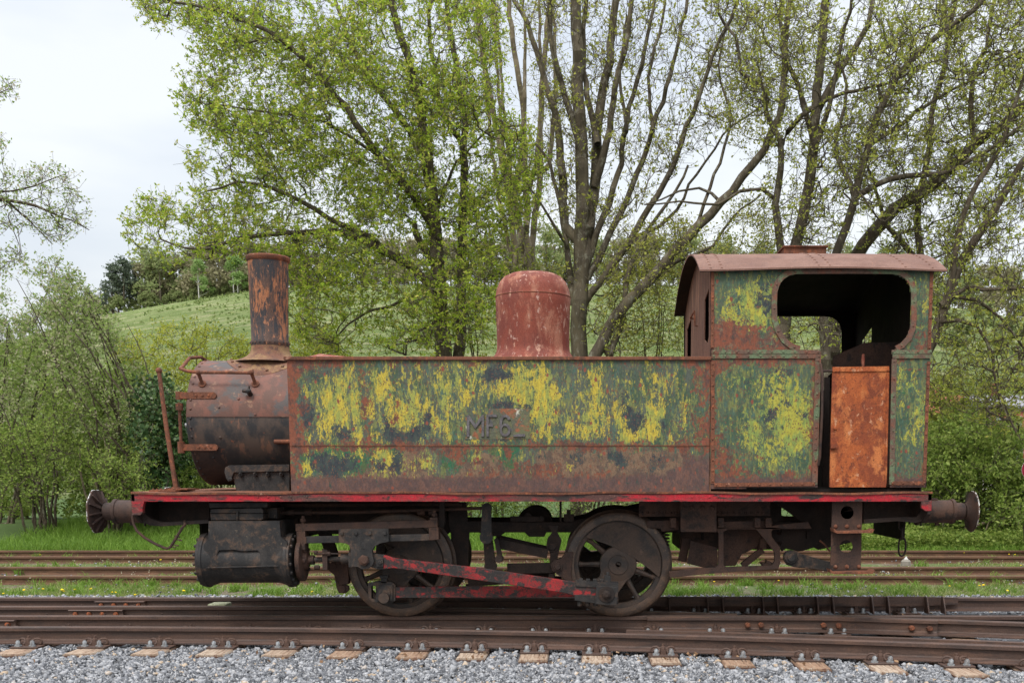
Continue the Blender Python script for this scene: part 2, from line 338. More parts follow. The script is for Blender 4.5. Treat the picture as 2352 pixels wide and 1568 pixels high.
# buffers
def buffer(yc, sg, cut, px0):
    x = X(px0, 1168, yb0); zc = 1.012
    m = MB(); ax = (sg, 0, 0); o = (x, yc, zc)
    m.lathe([(.13, 0), (.13, .02), (.112, .03), (.108, .12), (.108, .315), (.118, .322), (.118, .35), (.10, .358)], o, ax, 28)
    m.box(x+sg*.16-.03, x+sg*.16+.03, yc-.03, yc+.03, zc+.10, zc+.125); m.cyl((x+sg*.2, yc, zc-.13), (x+sg*.2, yc, zc-.1), .02, n=8)
    m.box(min(x+sg*.03, x+sg*.11), max(x+sg*.03, x+sg*.11), yc-.114, yc-.10, zc+.028, zc+.040); m.box(min(x+sg*.03, x+sg*.11), max(x+sg*.03, x+sg*.11), yc-.114, yc-.10, zc-.008, zc+.004)
    bf = B(m, 'buffer', m_brown)
    m = MB().box(min(x+sg*.035, x+sg*.105), max(x+sg*.035, x+sg*.105), yc-.112, yc-.104, zc+.002, zc+.030)
    m.build('buffer_slot', m_inside, bf)
    m = MB().lathe([(.085, .35), (.083, .43), (.075, .45)], o, ax, 24); m.build('plunger', m_brown, bf)
    # head: dished plate, with the front one cut off flat at top and bottom
    m = MB(); nn = 40; r = .21 if cut else .19
    def rr(t):
        if not cut: return r
        a_ = (t+PI/8) % (PI/4)-PI/8; return min(r, .195/max(math.cos(a_), .1)+.004)
    vs = []; fs = []
    prof = [(0.36, .44), (.55, .475), (1, .495), (1, .512), (.6, .528), (.001, .535)]
    for k in range(nn):
        t = 2*PI*k/nn
        for fr, h in prof:
            rad = rr(t)*fr; vs.append((x+sg*h*1.0+sg*.02, yc+rad*math.cos(t), zc+rad*math.sin(t)))
    q = len(prof)
    for k in range(nn):
        k2 = (k+1) % nn
        for j in range(q-1): fs.append((k*q+j, k*q+j+1, k2*q+j+1, k2*q+j))
    m.add(vs, fs)
    if cut:
        for k in range(12):
            t = 2*PI*k/12+.13; ra = rr(t)*.95
            m.bar((x+sg*.455, yc+.07*math.cos(t), zc+.07*math.sin(t)), (x+sg*.51, yc+ra*math.cos(t), zc+ra*math.sin(t)), .012, .03, (sg, 0, 0))
    h = m.build('buffer_head', m_brown, bf)
    m = MB(); pts = [(x+sg*.528, yc+rr(t)*1.004*math.cos(t), zc+rr(t)*1.004*math.sin(t)) for t in np.linspace(0, 2*PI, 41)]
    m.tube(pts, .004, 5); m.build('head_rim', m_white, bf)
for yc in (YC-.875, YC+.875):
    buffer(yc, -1, True, 302); buffer(yc, 1, False, 2141)
# coupling chain at the rear
m = MB(); Yh = 10.1
for k, (a, b) in enumerate(((1190, 1216), (1210, 1238), (1234, 1276))):
    p0, p1 = P(2070, a, Yh), P(2073 if k < 2 else 2074, b, Yh); c = (p0+p1)/2; hh = (p0-p1).length/2; ww = .028 if k < 2 else .034
    pts = []
    for t in np.linspace(0, 2*PI, 21):
        dx, dz = ww*math.cos(t), hh*(abs(math.sin(t))**.7)*np.sign(math.sin(t))
        pts.append((c[0]+(dx if k != 1 else dx*.3), c[1]+(0 if k != 1 else dx*.9), c[2]+dz))
    m.tube(pts, .0095, 7)
m.cyl(P(2068, 1188, 10.05), P(2068, 1188, 10.2), .012)
B(m, 'coupling_chain', m_dark)
# bent foot stirrup at the front
m = MB(); Yh = 9.66
m.tube([P(a, b, Yh) for a, b in ((304, 1180), (306, 1200), (314, 1218), (332, 1234), (356, 1248), (376, 1257), (384, 1259), (391, 1256), (404, 1236), (418, 1212))]+[P(425, 1204, Yh), P(424, 1196, Yh+.1)], .013, 8)
for a, b in ((404, 1230), (409, 1238), (401, 1250), (394, 1254)): m.cyl(P(a-3, b, Yh), P(a+9, b+3, Yh), .007, n=6)
B(m, 'stirrup', m_brown)
m = MB(); m.box(X(352, 1123, 9.9), X(412, 1123, 9.9), 9.8, 10.3, zp+.006, zp+.02); m.box(X(380, 1123, 9.9), X(430, 1123, 9.9), 9.9, 10.2, zp+.02, zp+.032)
for k in range(10): m.hexb((X(356+6*k, 1123, 9.9), 9.86+.03*(k % 3), zp+.02), (0, 0, 1), .011, .012)
B(m, 'step_plate', m_rust)
# lamp rod with ball
m = MB(); m.tube([P(365, 852, 10.15), P(382, 980, 10.12), P(404, 1121, 10.1)], [.019, .021, .023], 10); m.ball(P(365, 851, 10.15), .030)
m.cyl(P(404, 1118, 10.1), P(404, 1125, 10.1), .04)
B(m, 'guard_iron_rod', m_rust)

# boiler, smokebox
zt = P(500, 829, YC)[2]; zb = P(500, 1113, YC)[2]; RB = (zt-zb)/2; ZC = (zt+zb)/2
xF = X(429, 980, YC-RB*.97); xT = X(668, 980, YF); xCab = X(1632, 900, YF)
SEAM = P(600, 957, YC-RB*.99)[2]
def smokemat():
    t = NT('smokebox iron'); sp = t.N.new('ShaderNodeSeparateXYZ'); t.L(t.tc.outputs['Object'], sp.inputs[0])
    up = t.mix(t.step(t.noise(5, 8, .65, (1, 1, .7)), .53, .07), (.10, .047, .034), (.16, .062, .042))
    up = t.mix(t.step(t.noise(3.2, 7, .65, (1, 1, 1.5), (3, 0, 0)), .56, .05), up, (.07, .06, .058))
    up = t.mix(t.step(t.noise(7, 7, .7, (1, 1, 1.2), (8, 0, 0)), .61, .05), up, (.25, .14, .085))
    lo = t.mix(t.step(t.noise(4, 8, .66, (1, 1, .7), (1, 2, 0)), .5, .08), (.022, .022, .024), (.07, .05, .04))
    lo = t.mix(t.step(t.noise(6, 7, .66, (1.5, 1, .5), (9, 2, 0)), .6, .04), lo, (.14, .075, .05))
    lo = t.mix(t.step(t.noise(9, 7, .7, (1, 1, 1), (5, 2, 0)), .66, .03), lo, (.19, .065, .03))
    z = t.math('ADD', sp.outputs[2], t.math('MULTIPLY', t.math('SUBTRACT', t.noise(26, 3), .5), .012))
    c = t.mix(t.step(z, SEAM, .004), lo, up)
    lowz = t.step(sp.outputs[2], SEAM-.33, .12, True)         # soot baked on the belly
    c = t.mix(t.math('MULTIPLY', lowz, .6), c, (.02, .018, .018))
    g = t.noise(60, 5, .7); t.bump(t.math('ADD', g, t.noise(12, 6, .7)), .35, .006)
    return t.done(c, .62, 0, .4)
m_smoke = smokemat()
m = MB(); m.lathe([(.001, -.02), (RB*.80, -.015), (RB*.82, 0), (RB-.012, 0), (RB, .012), (RB, xT-xF+.4)], (xF, YC, ZC), (1, 0, 0), 96)
# lap of the upper sheet along the seam
th0 = math.asin((SEAM-ZC)/RB); pts = []
for i in range(2): pass
ya = YC-(RB+.004)*math.cos(th0); m.box(xF+.01, xT+.2, ya-.002, ya+.02, SEAM-.002, SEAM+.007)
def onb(px, py, lift=0.):                                    # point on the near side of the boiler shell under a photo position
    Y = YC-RB*.8
    for _ in range(12):
        p = P(px, py, Y); d = max(-RB*.999, min(RB*.999, p[2]-ZC)); Y = YC-math.sqrt(RB*RB-d*d)
    p = P(px, py, Y); nrm = Vector((0, p[1]-YC, p[2]-ZC)).normalized(); return p+nrm*lift, nrm
for a, b in ((473, 842), (462, 852), (452, 868), (444, 883), (439, 897)): pass
for k in range(22):                                          # rivets round the front edge
    t = R(96+k*8.2); d = Vector((0, math.cos(t), math.sin(t))); m.dome(Vector((xF+.045, YC, ZC))+d*(RB-.002), d, .014, .012)
for a, b in ((503, 935), (548, 916), (506, 1004), (586, 952), (490, 1050)):
    p, q = onb(a, b); m.dome(p, q, .013, .01)
smoke = B(m, 'smokebox', m_smoke, smooth=30)
# door, hinges, wheel
door = B(MB().lathe([(RB*.8, .0), (RB*.78, .02), (RB*.5, .05), (.001, .065)], (xF-.018, YC, ZC), (-1, 0, 0), 48), 'smokebox_door', m_smoke, smooth=60)
for py, xe in ((908, 497), (1027, 501)):
    m = MB(); pts = []; p, q = onb(440, py)
    pr, qr = onb(xe-6, py); zz = p[2]; d = zz-ZC; yn = YC-math.sqrt(RB*RB-d*d)-.006
    m.box(xF-.055, pr[0], yn-.014, yn+.003, zz-.031, zz+.031); m.cyl((pr[0], yn-.0155, zz), (pr[0], yn+.003, zz), .031, n=16)
    m.box(xF-.045, xF-.012, yn-.0, YC-.1, zz-.031, zz+.031)
    m.cyl((xF-.075, yn+.02, zz-.037), (xF-.075, yn+.02, zz+.037), .034, n=16)
    for q_ in (.10, .16, .22): m.dome((xF+q_, yn-.014, zz), (0, -1, 0), .015, .008)
    m.build('hinge_strap', m_rust, door)
m = MB(); za, zb_ = P(430, 900, 10.3)[2], P(430, 1040, 10.3)[2]; p, q = onb(440, 965); yn = YC-RB*.93+.01
m.cyl((xF-.075, yn, zb_), (xF-.075, yn, za-.1), .016, n=10); m.cyl((xF-.075, yn, za-.17), (xF-.075, yn, za-.105), .034, n=14); m.cyl((xF-.075, yn, zb_), (xF-.075, yn, zb_+.11), .034, n=14)
m.build('hinge_pin', m_rust, door)
m = MB(); wc = Vector((xF-.13, YC-.02, ZC-.02))
m.tube([wc+Vector((0, .135*math.cos(t), .135*math.sin(t))) for t in np.linspace(0, 2*PI, 33)], .013, 8)
for k in range(4):
    t = k*PI/2+.5; m.tube([wc, wc+Vector((.0, .135*math.cos(t), .135*math.sin(t)))], .011, 6)
m.cyl(wc-Vector((.05, 0, 0)), wc+Vector((.1, 0, 0)), .02, n=10)
m.build('door_wheel', m_rust, door)
MB().cyl(wc-Vector((.10, 0, 0)), wc-Vector((.05, 0, 0)), .022, n=10).build('spindle_end', m_grey, door)
# handrail round the smokebox front
m = MB(); yr = 10.30; a1 = P(577, 853, yr)
pts = [P(577, 856, yr), P(520, 855, yr), P(455, 855, yr), P(430, 852, yr), P(414, 846, yr+.06)]
zr = pts[3][2]
pts += [Vector((pts[4][0]-.01, yr+.14, zr+.05)), Vector((pts[4][0]-.012, YC-.25, zr+.16)), Vector((pts[4][0]-.005, YC+.05, zr+.20)), Vector((pts[4][0]+.01, YC+.35, zr+.14)), Vector((pts[4][0]+.03, YC+.55, zr+.04))]
sm = []
for i in range(len(pts)-1):
    for k in range(3):
        a, b = Vector(pts[i]), Vector(pts[i+1]); sm.append(a.lerp(b, k/3))
sm.append(Vector(pts[-1])); m.tube(sm, .0165, 9)
for px in (455, 577):
    base, nr = onb(px+10, 882); top = P(px, 855, yr); m.tube([base, base.lerp(top, .15), top], [.03, .017, .017], 9); m.ball(top, .026); m.cyl(base-nr*.005, base+nr*.012, .038)
B(m, 'handrail', m_rust)
m = MB(); p, q = onb(575, 905); m.cyl(p, p+q*.05, .024); m.ball(p+q*.06, .026); m.cyl(p+q*.06-Vector((.01, 0, 0)), p+q*.06-Vector((.055, 0, -.006)), .019); m.cyl(p+q*.06, p+q*.06+Vector((.01, 0, .05)), .010)
B(m, 'drain_cock', m_oil)
m = MB(); p, q = onb(632, 1012); p2 = onb(668, 1012)[0]; m.cyl(p+q*.03, p2+q*.03+Vector((.1, 0, 0)), .022); B(m, 'feed_pipe', m_rust)
# saddle
Ys = 10.36; m = MB()
m.ext(pg([(519, 1083), (521, 1073), (530, 1068), (668, 1066), (668, 1082), (541, 1085), (535, 1102), (528, 1106), (523, 1098)], Ys), Ys-.05, Ys+.25)
m.ext(pg([(534, 1080), (668, 1078), (668, 1128), (546, 1128)], Ys+.02), Ys-.02, YC+.5)
for a in (554, 587, 616, 647): m.hexb(P(a, 1090, Ys-.03), (0, -1, 0), .021, .03); m.hexb(P(a, 1087, Ys-.03), (0, -1, 0), .013, .05)
m.hexb(P(531, 1100, Ys-.03), (0, -1, 0), .02, .03)
B(m, 'smokebox_saddle', m_oil, bevel=.006)
# boiler barrel behind the tanks
m = MB(); m.lathe([(RB+.03, xT-xF+.1), (RB+.03, xCab-xF+.1)], (xF, YC, ZC), (1, 0, 0), 64)
m.ext([(xT+.08, 0), (xT+.5, 0), (xT+.5, .01), (xT+.08, .01)], 0, .01) if False else None
B(m, 'boiler_barrel', m_dome)
m = MB(); zl = Z(820, YF)
m.add([P(705, 819, YC-.3), P(735, 812, YC-.1), P(792, 818, YC-.1), P(735, 812, YC+.25), P(705, 819, YC+.3), P(800, 824, YC-.5), P(705, 826, YC-.55)], [(0, 1, 3, 4), (0, 1, 2), (1, 2, 3), (0, 2, 5, 6)])
B(m, 'cladding_sheet', m_dome)
# chimney
cx = P(620, 800, YC)[0]; zz = lambda py: P(617, py, YC)[2]; q = 1/221.8
ZB = ZC+RB
m = MB(); pr = [(47.5, 596), (49.5, 593), (49, 590), (45.5, 590), (44.5, 596)]
body = [(39.5, 598), (44, 598), (43, 640), (41.2, 720), (40.2, 782), (41.8, 784), (41.8, 795), (40.4, 797), (40.4, 806)]
skirt = [(41.2, 796), (41.8, 805), (44.5, 813), (51, 820), (63, 827), (78, 834)]
tilt = Vector((.012, 0, 1)).normalized()
o = Vector((P(621, 815, YC)[0], YC, zz(826)-.02)); m_skirt = patina('chimney base', (.15, .07, .045), [((.23, .14, .07), 6, (1, 1, 1), .5, .1), ((.09, .05, .04), 14, (1, 1, 1), .57, .06)])
m.lathe([(r*q, (zz(y)-o[2])) for r, y in reversed(body)], o, tilt, 48)
for k in range(24):
    t = 2*PI*k/24; m.dome(o+tilt*(zz(789)-o[2])+Vector((math.cos(t), math.sin(t), 0))*43*q, (math.cos(t), math.sin(t), 0), .008, .006)
ch = B(m, 'chimney', m_chim, smooth=50)
m = MB(); m.lathe([(r*q, (zz(y)-o[2])) for r, y in reversed(skirt)], o, tilt, 48, cap=False); m.build('chimney_skirt', m_skirt, ch, smooth=60)
m = MB(); m.lathe([(r*q, (zz(y)-o[2])) for r, y in ((43, 604), (45.5, 602), (48, 596), (48.2, 593), (46.6, 590.5), (44, 591), (41, 600), (41, 620))], o, tilt, 48, cap=False)
m.build('chimney_lip', m_rust, ch)
m = MB(); nn = 40; vs = []; fs = []                           # base flange that follows the boiler curve
for k in range(nn):
    t = 2*PI*k/nn
    for rr_, up in ((.20, .05), (.31, .012), (.40, .006), (.40, -.004)):
        x, y = rr_*math.cos(t)*1.05, rr_*math.sin(t)*1.1; zc_ = math.sqrt(max(0, RB*RB-y*y)); vs.append((o[0]+x, YC+y, ZC+zc_+up))
for k in range(nn):
    for j in range(3): k2 = (k+1) % nn; fs.append((k*4+j, k*4+j+1, k2*4+j+1, k2*4+j))
m.add(vs, fs)
for k in range(16):
    t = 2*PI*k/16+.2; x, y = .36*math.cos(t)*1.05, .36*math.sin(t)*1.1; z_ = ZC+math.sqrt(RB*RB-y*y)+.008; m.hexb((o[0]+x, YC+y, z_), (0, y, z_-ZC), .016, .014)
m.build('chimney_base', m_skirt, ch, smooth=50)
# dome
o = Vector((P(1225, 815, YC)[0], YC, P(1225, 822, YC)[2]-.03)); zq = lambda py: P(1225, py, YC)[2]-o[2]
pr = [(96, 830), (89, 820), (84.5, 813), (82, 806), (81, 795), (81.5, 760), (83, 700), (83.6, 684), (83, 683), (82.5, 676), (80, 664), (74, 650), (64, 638), (50, 631), (30, 627.5), (0.01, 626.5)]
m = MB(); m.lathe([(r*q*1.0, zq(y)) for r, y in pr], o, (0, 0, 1), 64)
dm = B(m, 'steam_dome', m_dome, smooth=40)
m = MB(); m.lathe([(83.6*q, zq(685)), (84.4*q, zq(684.6)), (84.4*q, zq(683.4)), (83*q, zq(683))], o, (0, 0, 1), 64, closed=True)
m.build('dome_seam', m_rust, dm)

# ---- side tank, near side
YEL = rows('''00021233134232112442212233111221101100000
00123452573521134330147665112631111521000
01244551473332643534679886214731132141100
01345762353653243664678698315642244442310
01246664456776444431124698312452643531431
00256544356886443100000596424652632751331
01353433367554640500000465346653767732411
01335342312333252561134554345544778732311
00101010110000100000100000000000000000000
00103222463003100340004000000000000000000
04200200242004100140000000000000000000000
02000000020000000000000000000000000000000
00000000000000000000000000000000000000000''')
BLK = rows('''00330000000000000003430000000000000000000
00740000000000000039973000000000000000000
00100000000000100044000100000000010600000
02100000000000000000000400000000600000000
05400000200042000024675602000000720000000
08500000530006000010000500000000485003400
06424510071048000000000000000000094050000
01125720199883000727873000004000042000000
00000000005000000000000000004500000000000
04645541416200000000000030043006600550000
03487551727000000000000000033000700440000
00056000003000000000000000000000000000000
00000000000000000000000000000000000000000''')
RST = rows('''98876664554555534555434444444443334444467
95111115114111111112111111211113111111357
95111115114111112111111111211113121111246
95111125114111111111111111112113111111235
95111115114111112112111111311113121211346
95111125115211111135453321321114111111346
95111126215122112233235421322124112113346
95222236226222211223233532333223222224556
98777777777888877777776666677766766666777
96442222333433467566662223344422344344466
95433334423434466666658888733353322234466
95544455545555566667778888877777655544455
88877777777777777777777777777777777777777''')
GRN = rows('''00111110000000000000000000000000000000000
00100000000000000002000000000000000000000
01000000000000000000200000000000000001000
00000000000000000000000000000000000011000
00100000000000000000000000000000000001100
00100001000000000000000000000000000001120
00010020000000000000000000100000000001210
00010011000000000000000001110000000001110
02456466366410001455565520000450010000000
07754674534211355005561000012200000000000
07634565423100466100355000000000000000000
03423331230000122000012000000000000000000
00000000000000000000000000000000000000000''')
TAN = rows('''01111111111111111111111111111111111111100
00000001001000000000000000000100000000000
00000001001000000000000000010000000000000
00000001001000000000000000001000000000000
00000001001000000000000000001000000000000
00000001001000000000000000001000000000000
00000001001000000000000010002000000000000
00000001001000000000000010003000000000000
00000000000455000000012333333333333333300
01310002002895002266423366665556666665530
03300027487896113577642466666666677776640
02122467888875336777765455666666666655500
00000111111111111111111111222222222211100''')
BRN = rows('''00000000000000000000000000000000000000000
00000000000000000000000000000000000000001
00000000000000000000000000000000000000001
00000000000000000000000000000000000000001
00000000000000000000000000000000000000001
00000000000000000000000000000000000000001
00000000000000000000000000000000000000001
00000000000000000000000000000000000000001
00000000000000000000000000000000000000001
00000000000000000000000000000000000001455
00000000000000000000000000000000001123567
23333333333333333333333333333333344445678
99999999999999999999999999999999999999999''')
def fixw(m_, n): return [(r+[r[-1]]*n)[:n] for r in m_]
mp6 = [fixw(k, 41) for k in (YEL, BLK, RST, GRN, TAN, BRN)]
for r_ in (9, 10, 11):
    mp6[2][r_] = [v*.68 for v in mp6[2][r_]]; mp6[1][r_] = [v*1.15 for v in mp6[1][r_]]; mp6[4][r_] = [v*1.2 for v in mp6[4][r_]]
for r_ in (8, 9, 10, 11): mp6[0][r_] = [min(9, v*1.2+(2.6 if 0 < i_ < 14 else .5)) for i_, v in enumerate(mp6[0][r_])]
mp6[0] = [[v*.9+.9*(i_ > 0 and r_ < 8) for i_, v in enumerate(rw)] for r_, rw in enumerate(mp6[0])]
mp6[5][12] = [9.]*41; mp6[5][11] = [min(9, v*1.5) for v in mp6[5][11]]
m_tank = m_paint('peeling tank paint', (.044, .080, .044), (.076, .088, .070), 0, sq=.84)
m_cabp = m_paint('peeling cab paint', (.040, .080, .047), (.070, .098, .060), 5, (.34, .32, .045), .72)
x0, x1 = X(663, 980), xCab; z0, z1 = zp+.004, Z(826, YF)
def tank(Y, sg, near):
    m = MB(); yo = Y; yi = Y+sg*.42
    m.box(x0, x1, min(yo+sg*.012, yi), max(yo+sg*.012, yi), z0, z1-.002)
    tk = B(m, 'side_tank', m_rust, bevel=.02)
    m = grid_sheet(None, x0+.004, x1-.002, z0, z1, Y, .016); pl = m.build('side_sheet', m_tank, tk, smooth=0)
    paint_attr(pl, x0, x1, z0, z1, mp6)
    if near:                                                  # slight dents
        me = pl.data
        for v in me.vertices: v.co.y += .0045*math.sin(v.co.x*2.1)*math.sin(v.co.z*3.3+1)+.0015*math.sin(v.co.x*9+v.co.z*4)
    m = MB(); zt_ = Z(819, YF); m.ext([(x0-.02, z1-.004), (x1, z1-.004), (x1, zt_), (x0-.02, zt_)], min(Y-sg*.022, Y+sg*.05), max(Y-sg*.022, Y+sg*.05)) ; m.box(x0-.02, x1, min(Y+sg*.05, yi), max(Y+sg*.05, yi), zt_-.012, zt_-.004)
    m.build('tank_rim', m_rust, tk, bevel=.004)
    if near:
        zs = Z(1023, YF); m = MB(); m.box(x0+.01, x1-.003, Y-.005, Y+.002, zs-.004, zs+.004)
        for px in (1000-10,): pass
        m.build('tank_seam', m_rust, tk)
        m = MB(); Yl = Y-.006; L_ = lambda pts: [(lambda p: (p[0], p[2]))(P((1100+a/10.69)*.9408, (980+b/10.69)*.9408, Yl)) for a, b in pts]
        m.ext(L_([(430, 915), (430, 350), (480, 350), (650, 590), (815, 350), (875, 350), (875, 915), (810, 915), (810, 490), (650, 715), (498, 500), (498, 915)]), Yl-.011, Yl+.004)
        m.ext(L_([(935, 915), (935, 335), (1210, 335), (1210, 405), (1000, 405), (1000, 590), (1110, 590), (1110, 655), (1000, 655), (1000, 915)]), Yl-.011, Yl+.004)
        arc = [(1560, 430), (1500, 375), (1430, 345), (1360, 360), (1305, 430), (1285, 520), (1280, 640), (1285, 780), (1320, 870), (1400, 910), (1480, 900), (1540, 840), (1560, 740), (1540, 630), (1480, 575), (1400, 570), (1345, 600)]
        inn = [(1345, 680), (1390, 640), (1440, 635), (1480, 670), (1498, 730), (1490, 790), (1460, 835), (1410, 850), (1365, 820), (1345, 760)]
        o6 = [(1572, 470), (1498, 485), (1475, 430), (1432, 408), (1388, 425), (1358, 480), (1346, 560), (1350, 612), (1400, 575), (1470, 572), (1535, 618), (1568, 700), (1565, 790), (1530, 865), (1470, 905), (1400, 912), (1325, 872), (1285, 780), (1272, 640), (1280, 520), (1303, 430), (1355, 360), (1430, 335), (1505, 360), (1555, 415)]
        m.ext(L_(o6), Yl-.011, Yl+.004, holes=[L_(inn)])
        m.ext(L_([(1635, 915), (1650, 870), (1760, 840), (1945, 840), (1945, 915)]), Yl-.011, Yl+.004)
        m.build('number_letters', m_letter, tk, smooth=0, bevel=.0015, label='grey raised letters MF6 and the foot of a lost figure')
        m = grid_sheet(None, X(1070, 990), X(1217, 990), Z(1008, YF), Z(938, YF), Yl+.002, .02)
        m.build('number_plate', patina('number plate paint', (.085, .09, .065), [((.12, .125, .065), 6, (1.3, 1, 1), .5, .1), ((.24, .09, .045), 9, (1, 1, 1), .57, .04), ((.55, .55, .45), 8, (1.6, 1, .6), .61, .03), ((.09, .09, .09), 14, (1, 1, 1), .6, .05)], .7, .4, seed=3), tk, smooth=0)
tank(YF, 1, True); tank(YB, -1, False)
m = MB(); m.box(x0, x1, YF+.40, YB-.40, z1-.12, z1-.10)

# ---- cab
CO = [(1632, 614), (2146, 614), (2143, 640), (2140, 700), (2136, 812), (2132, 950), (2128, 1119), (2045, 1119), (2050, 812), (2052, 803), (2068, 793), (2082, 775), (2090, 752), (2092, 730), (2092, 672), (2088, 655), (2078, 641), (2064, 633), (2048, 630), (1828, 630), (1808, 634), (1795, 645), (1787, 660), (1785, 678), (1784, 728), (1786, 750), (1793, 770), (1804, 788), (1820, 802), (1832, 806), (1885, 806), (1883, 900), (1877, 1119), (1632, 1121)]
def inpoly(poly):
    A = np.array(poly)
    def f(x, z):
        c = False; j = len(A)-1
        for i in range(len(A)):
            if (A[i, 1] > z) != (A[j, 1] > z) and x < (A[j, 0]-A[i, 0])*(z-A[i, 1])/(A[j, 1]-A[i, 1])+A[i, 0]: c = not c
            j = i
        return c
    return f
cabo = pg(CO, YF); xc0 = xCab; xc1 = X(2146, 614); zc1 = Z(614, YF)
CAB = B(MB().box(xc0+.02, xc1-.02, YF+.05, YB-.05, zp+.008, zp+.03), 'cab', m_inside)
CY = rows('''0112322100000000001110
1344543100000000112331
2455554200000001233342
2556565200000001233343
1455664300000001223332
1234432100000001112221
0101121000000000111110
0010010010000000001110
0000000000000000001110
0012234320000000012330
0133445542100000024450
0123346665210000023554
0012347876200000122343
0013467887310000012332
0025558899820000011234
0024556788620000012345
0114555766410000001245
0012256642200000001122
0001235531100000000111
0000111110000000000000
0000000000000000000000''')
CK = rows('''0000000000000000000000
0011343000000000000000
0001453000000000000010
0000465100000000000020
0000241200000000000030
0000000100000000000020
0000000000000000000000
0000000000000000000000
0000000000000000000000
0000013551000000000100
0013353100000000002100
0002114200000000001100
0000014620000000001100
0001046124000000001000
0000145013000000001100
0103020000000000001000
0202010400000000000000
0210002000000000000200
0001002200000000000000
0000000000000000000000
0000000000000000000000''')
CR = rows('''3222223344444444332222
3111112355555554322222
3111111245555543211122
4221111245555544322222
4544323355555555433333
6776666655555555544444
7888766666666666555554
7787777777777777766665
7777777777777777766664
7543333333777777532223
6321111112777777421111
6322112112777777421111
5322112112777777321112
5321121112777777321121
5321111112777777321111
6421111122777777321112
6432111122777777321122
6654332222777777321222
7765543333777777432333
7777766655777777655555
8888888888888888888888''')
CG = rows('''0000000000000000000000
0011222200000000111100
0012111200000000111111
0011111100000000111111
0000000000000000000000
0000000000000000000000
0000000000000000000000
0000000000000000000000
0122221122222222222221
0222222222222222222222
0233333332222222222222
0123332222222222222321
0122223233222222333222
0112222323222222333221
0122222223222222432222
0112222222222222322222
0112222222222222322222
0011111222222222211111
0000001112222222111110
0000000000000000000000
0000000000000000000000''')
CT6 = rows('''0000000000000000000000
0000000000000000000000
0000000000000000000000
0110000000000000000000
3443222200000000000000
5655443300000000000000
6775444400000000000000
4555444400000000000000
0000000000000000000000
0000000000000000000000
0000000000000000000000
0000000000000000000000
0000000000000000000000
0000000000000000000000
0000000000000000000000
0000000000000000000000
0000000000000000000000
0000000000000000000022
1122111100000000000333
1111111100000000000222
0000000000000000000000''')
CB = rows('''3333333333333333333333
1111111111111111111111
'''+'0000000000000000000000\n'*15+'''0000000000000000001111
1111111111111111112222
4444444444444444444444
9999999999999999999999''')
def side(Y, sg, near):
    yi = Y+sg*.012
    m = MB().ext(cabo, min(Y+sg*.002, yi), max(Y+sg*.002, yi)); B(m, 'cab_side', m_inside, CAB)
    if near:
        m = grid_sheet(inpoly(cabo), xc0+.002, xc1, zp+.006, zc1, Y, .014)
        o_ = m.build('cab_side_paint', m_cabp, CAB, smooth=0); paint_attr(o_, xc0, xc1, zp, zc1, [CY, CK, CR, CG, CT6, CB])
side(YF-.001, 1, True); side(YB, -1, False)
def strip(pts, wd, Y, th, name, mat, par=CAB, holes=0, rv=0, rr=.011):   # flat strip following a photo-plane polyline, with rivets
    m = MB(); q = [P(a, b, Y) for a, b in pts]
    for i in range(len(q)-1):
        d = (q[i+1]-q[i]).normalized(); m.bar(q[i]-d*wd*.18*(i > 0), q[i+1]+d*wd*.18*(i < len(q)-2), th*(1+.02*(i % 2)), wd, d.cross(Vector((0, 1, 0))))
    if rv:
        tot = sum((q[i+1]-q[i]).length for i in range(len(q)-1)); k = max(2, int(tot/rv)); 
        for j in range(k+1):
            s_ = tot*(.02+.96*j/k); i = 0
            while i < len(q)-2 and s_ > (q[i+1]-q[i]).length: s_ -= (q[i+1]-q[i]).length; i += 1
            p = q[i].lerp(q[i+1], s_/(q[i+1]-q[i]).length); m.dome(p-Vector((0, th/2, 0)), (0, -1, 0), rr, .007)
    return m.build(name, mat, par)
m_strip = patina('belt strip', (.12, .075, .055), [((.12, .16, .09), 5, (1, 1, 1), .53, .05), ((.17, .07, .045), 9, (1, 1, 1), .55, .07)], .8, .4, seed=8)
Yt = YF-.008
bead = [(1885+0, 806)] and [(1837, 801), (1818, 795), (1800, 781), (1787, 760), (1779, 735), (1778, 700), (1779, 670), (1785, 650), (1796, 636), (1812, 626), (1830, 623), (1950, 622), (2050, 623), (2068, 626), (2084, 636), (2094, 650), (2099, 670), (2099, 735), (2096, 756), (2088, 776), (2072, 793), (2058, 800)]
strip(bead, .048, Yt, .014, 'window_frame', m_strip, rv=.21)
strip([(1634, 808), (1884, 808)], .036, Yt-.004, .012, 'belt_strip', m_strip, rv=.105)
strip([(1634, 818), (1886, 818)], .036, Yt-.001, .012, 'belt_strip', m_strip, rv=.105, rr=.009)
strip([(2048, 808), (2139, 808)], .036, Yt-.004, .012, 'belt_strip', m_strip, rv=.09)
strip([(2050, 818), (2138, 818)], .036, Yt-.001, .012, 'belt_strip', m_strip)
strip([(1879, 822), (1871, 1112)], .05, Yt, .012, 'edge_strip', m_strip, rv=.10)
strip([(2054, 824), (2048, 1112)], .045, Yt, .012, 'edge_strip', m_strip, rv=.14)
strip([(1637, 622), (1636, 800)], .03, Yt+.004, .006, 'edge_strip', m_rust, rv=.105)
strip([(1637, 830), (1637, 1110)], .034, Yt+.003, .008, 'edge_strip', m_rust, rv=.098)
strip([(2140, 622), (2134, 802)], .03, Yt+.004, .006, 'edge_strip', m_rust, rv=.13)
strip([(2133, 830), (2123, 1108)], .03, Yt+.004, .006, 'edge_strip', m_rust, rv=.1)
strip([(1640, 1113), (1872, 1111)], .035, Yt-.002, .014, 'foot_strip', m_rust, rv=.1)
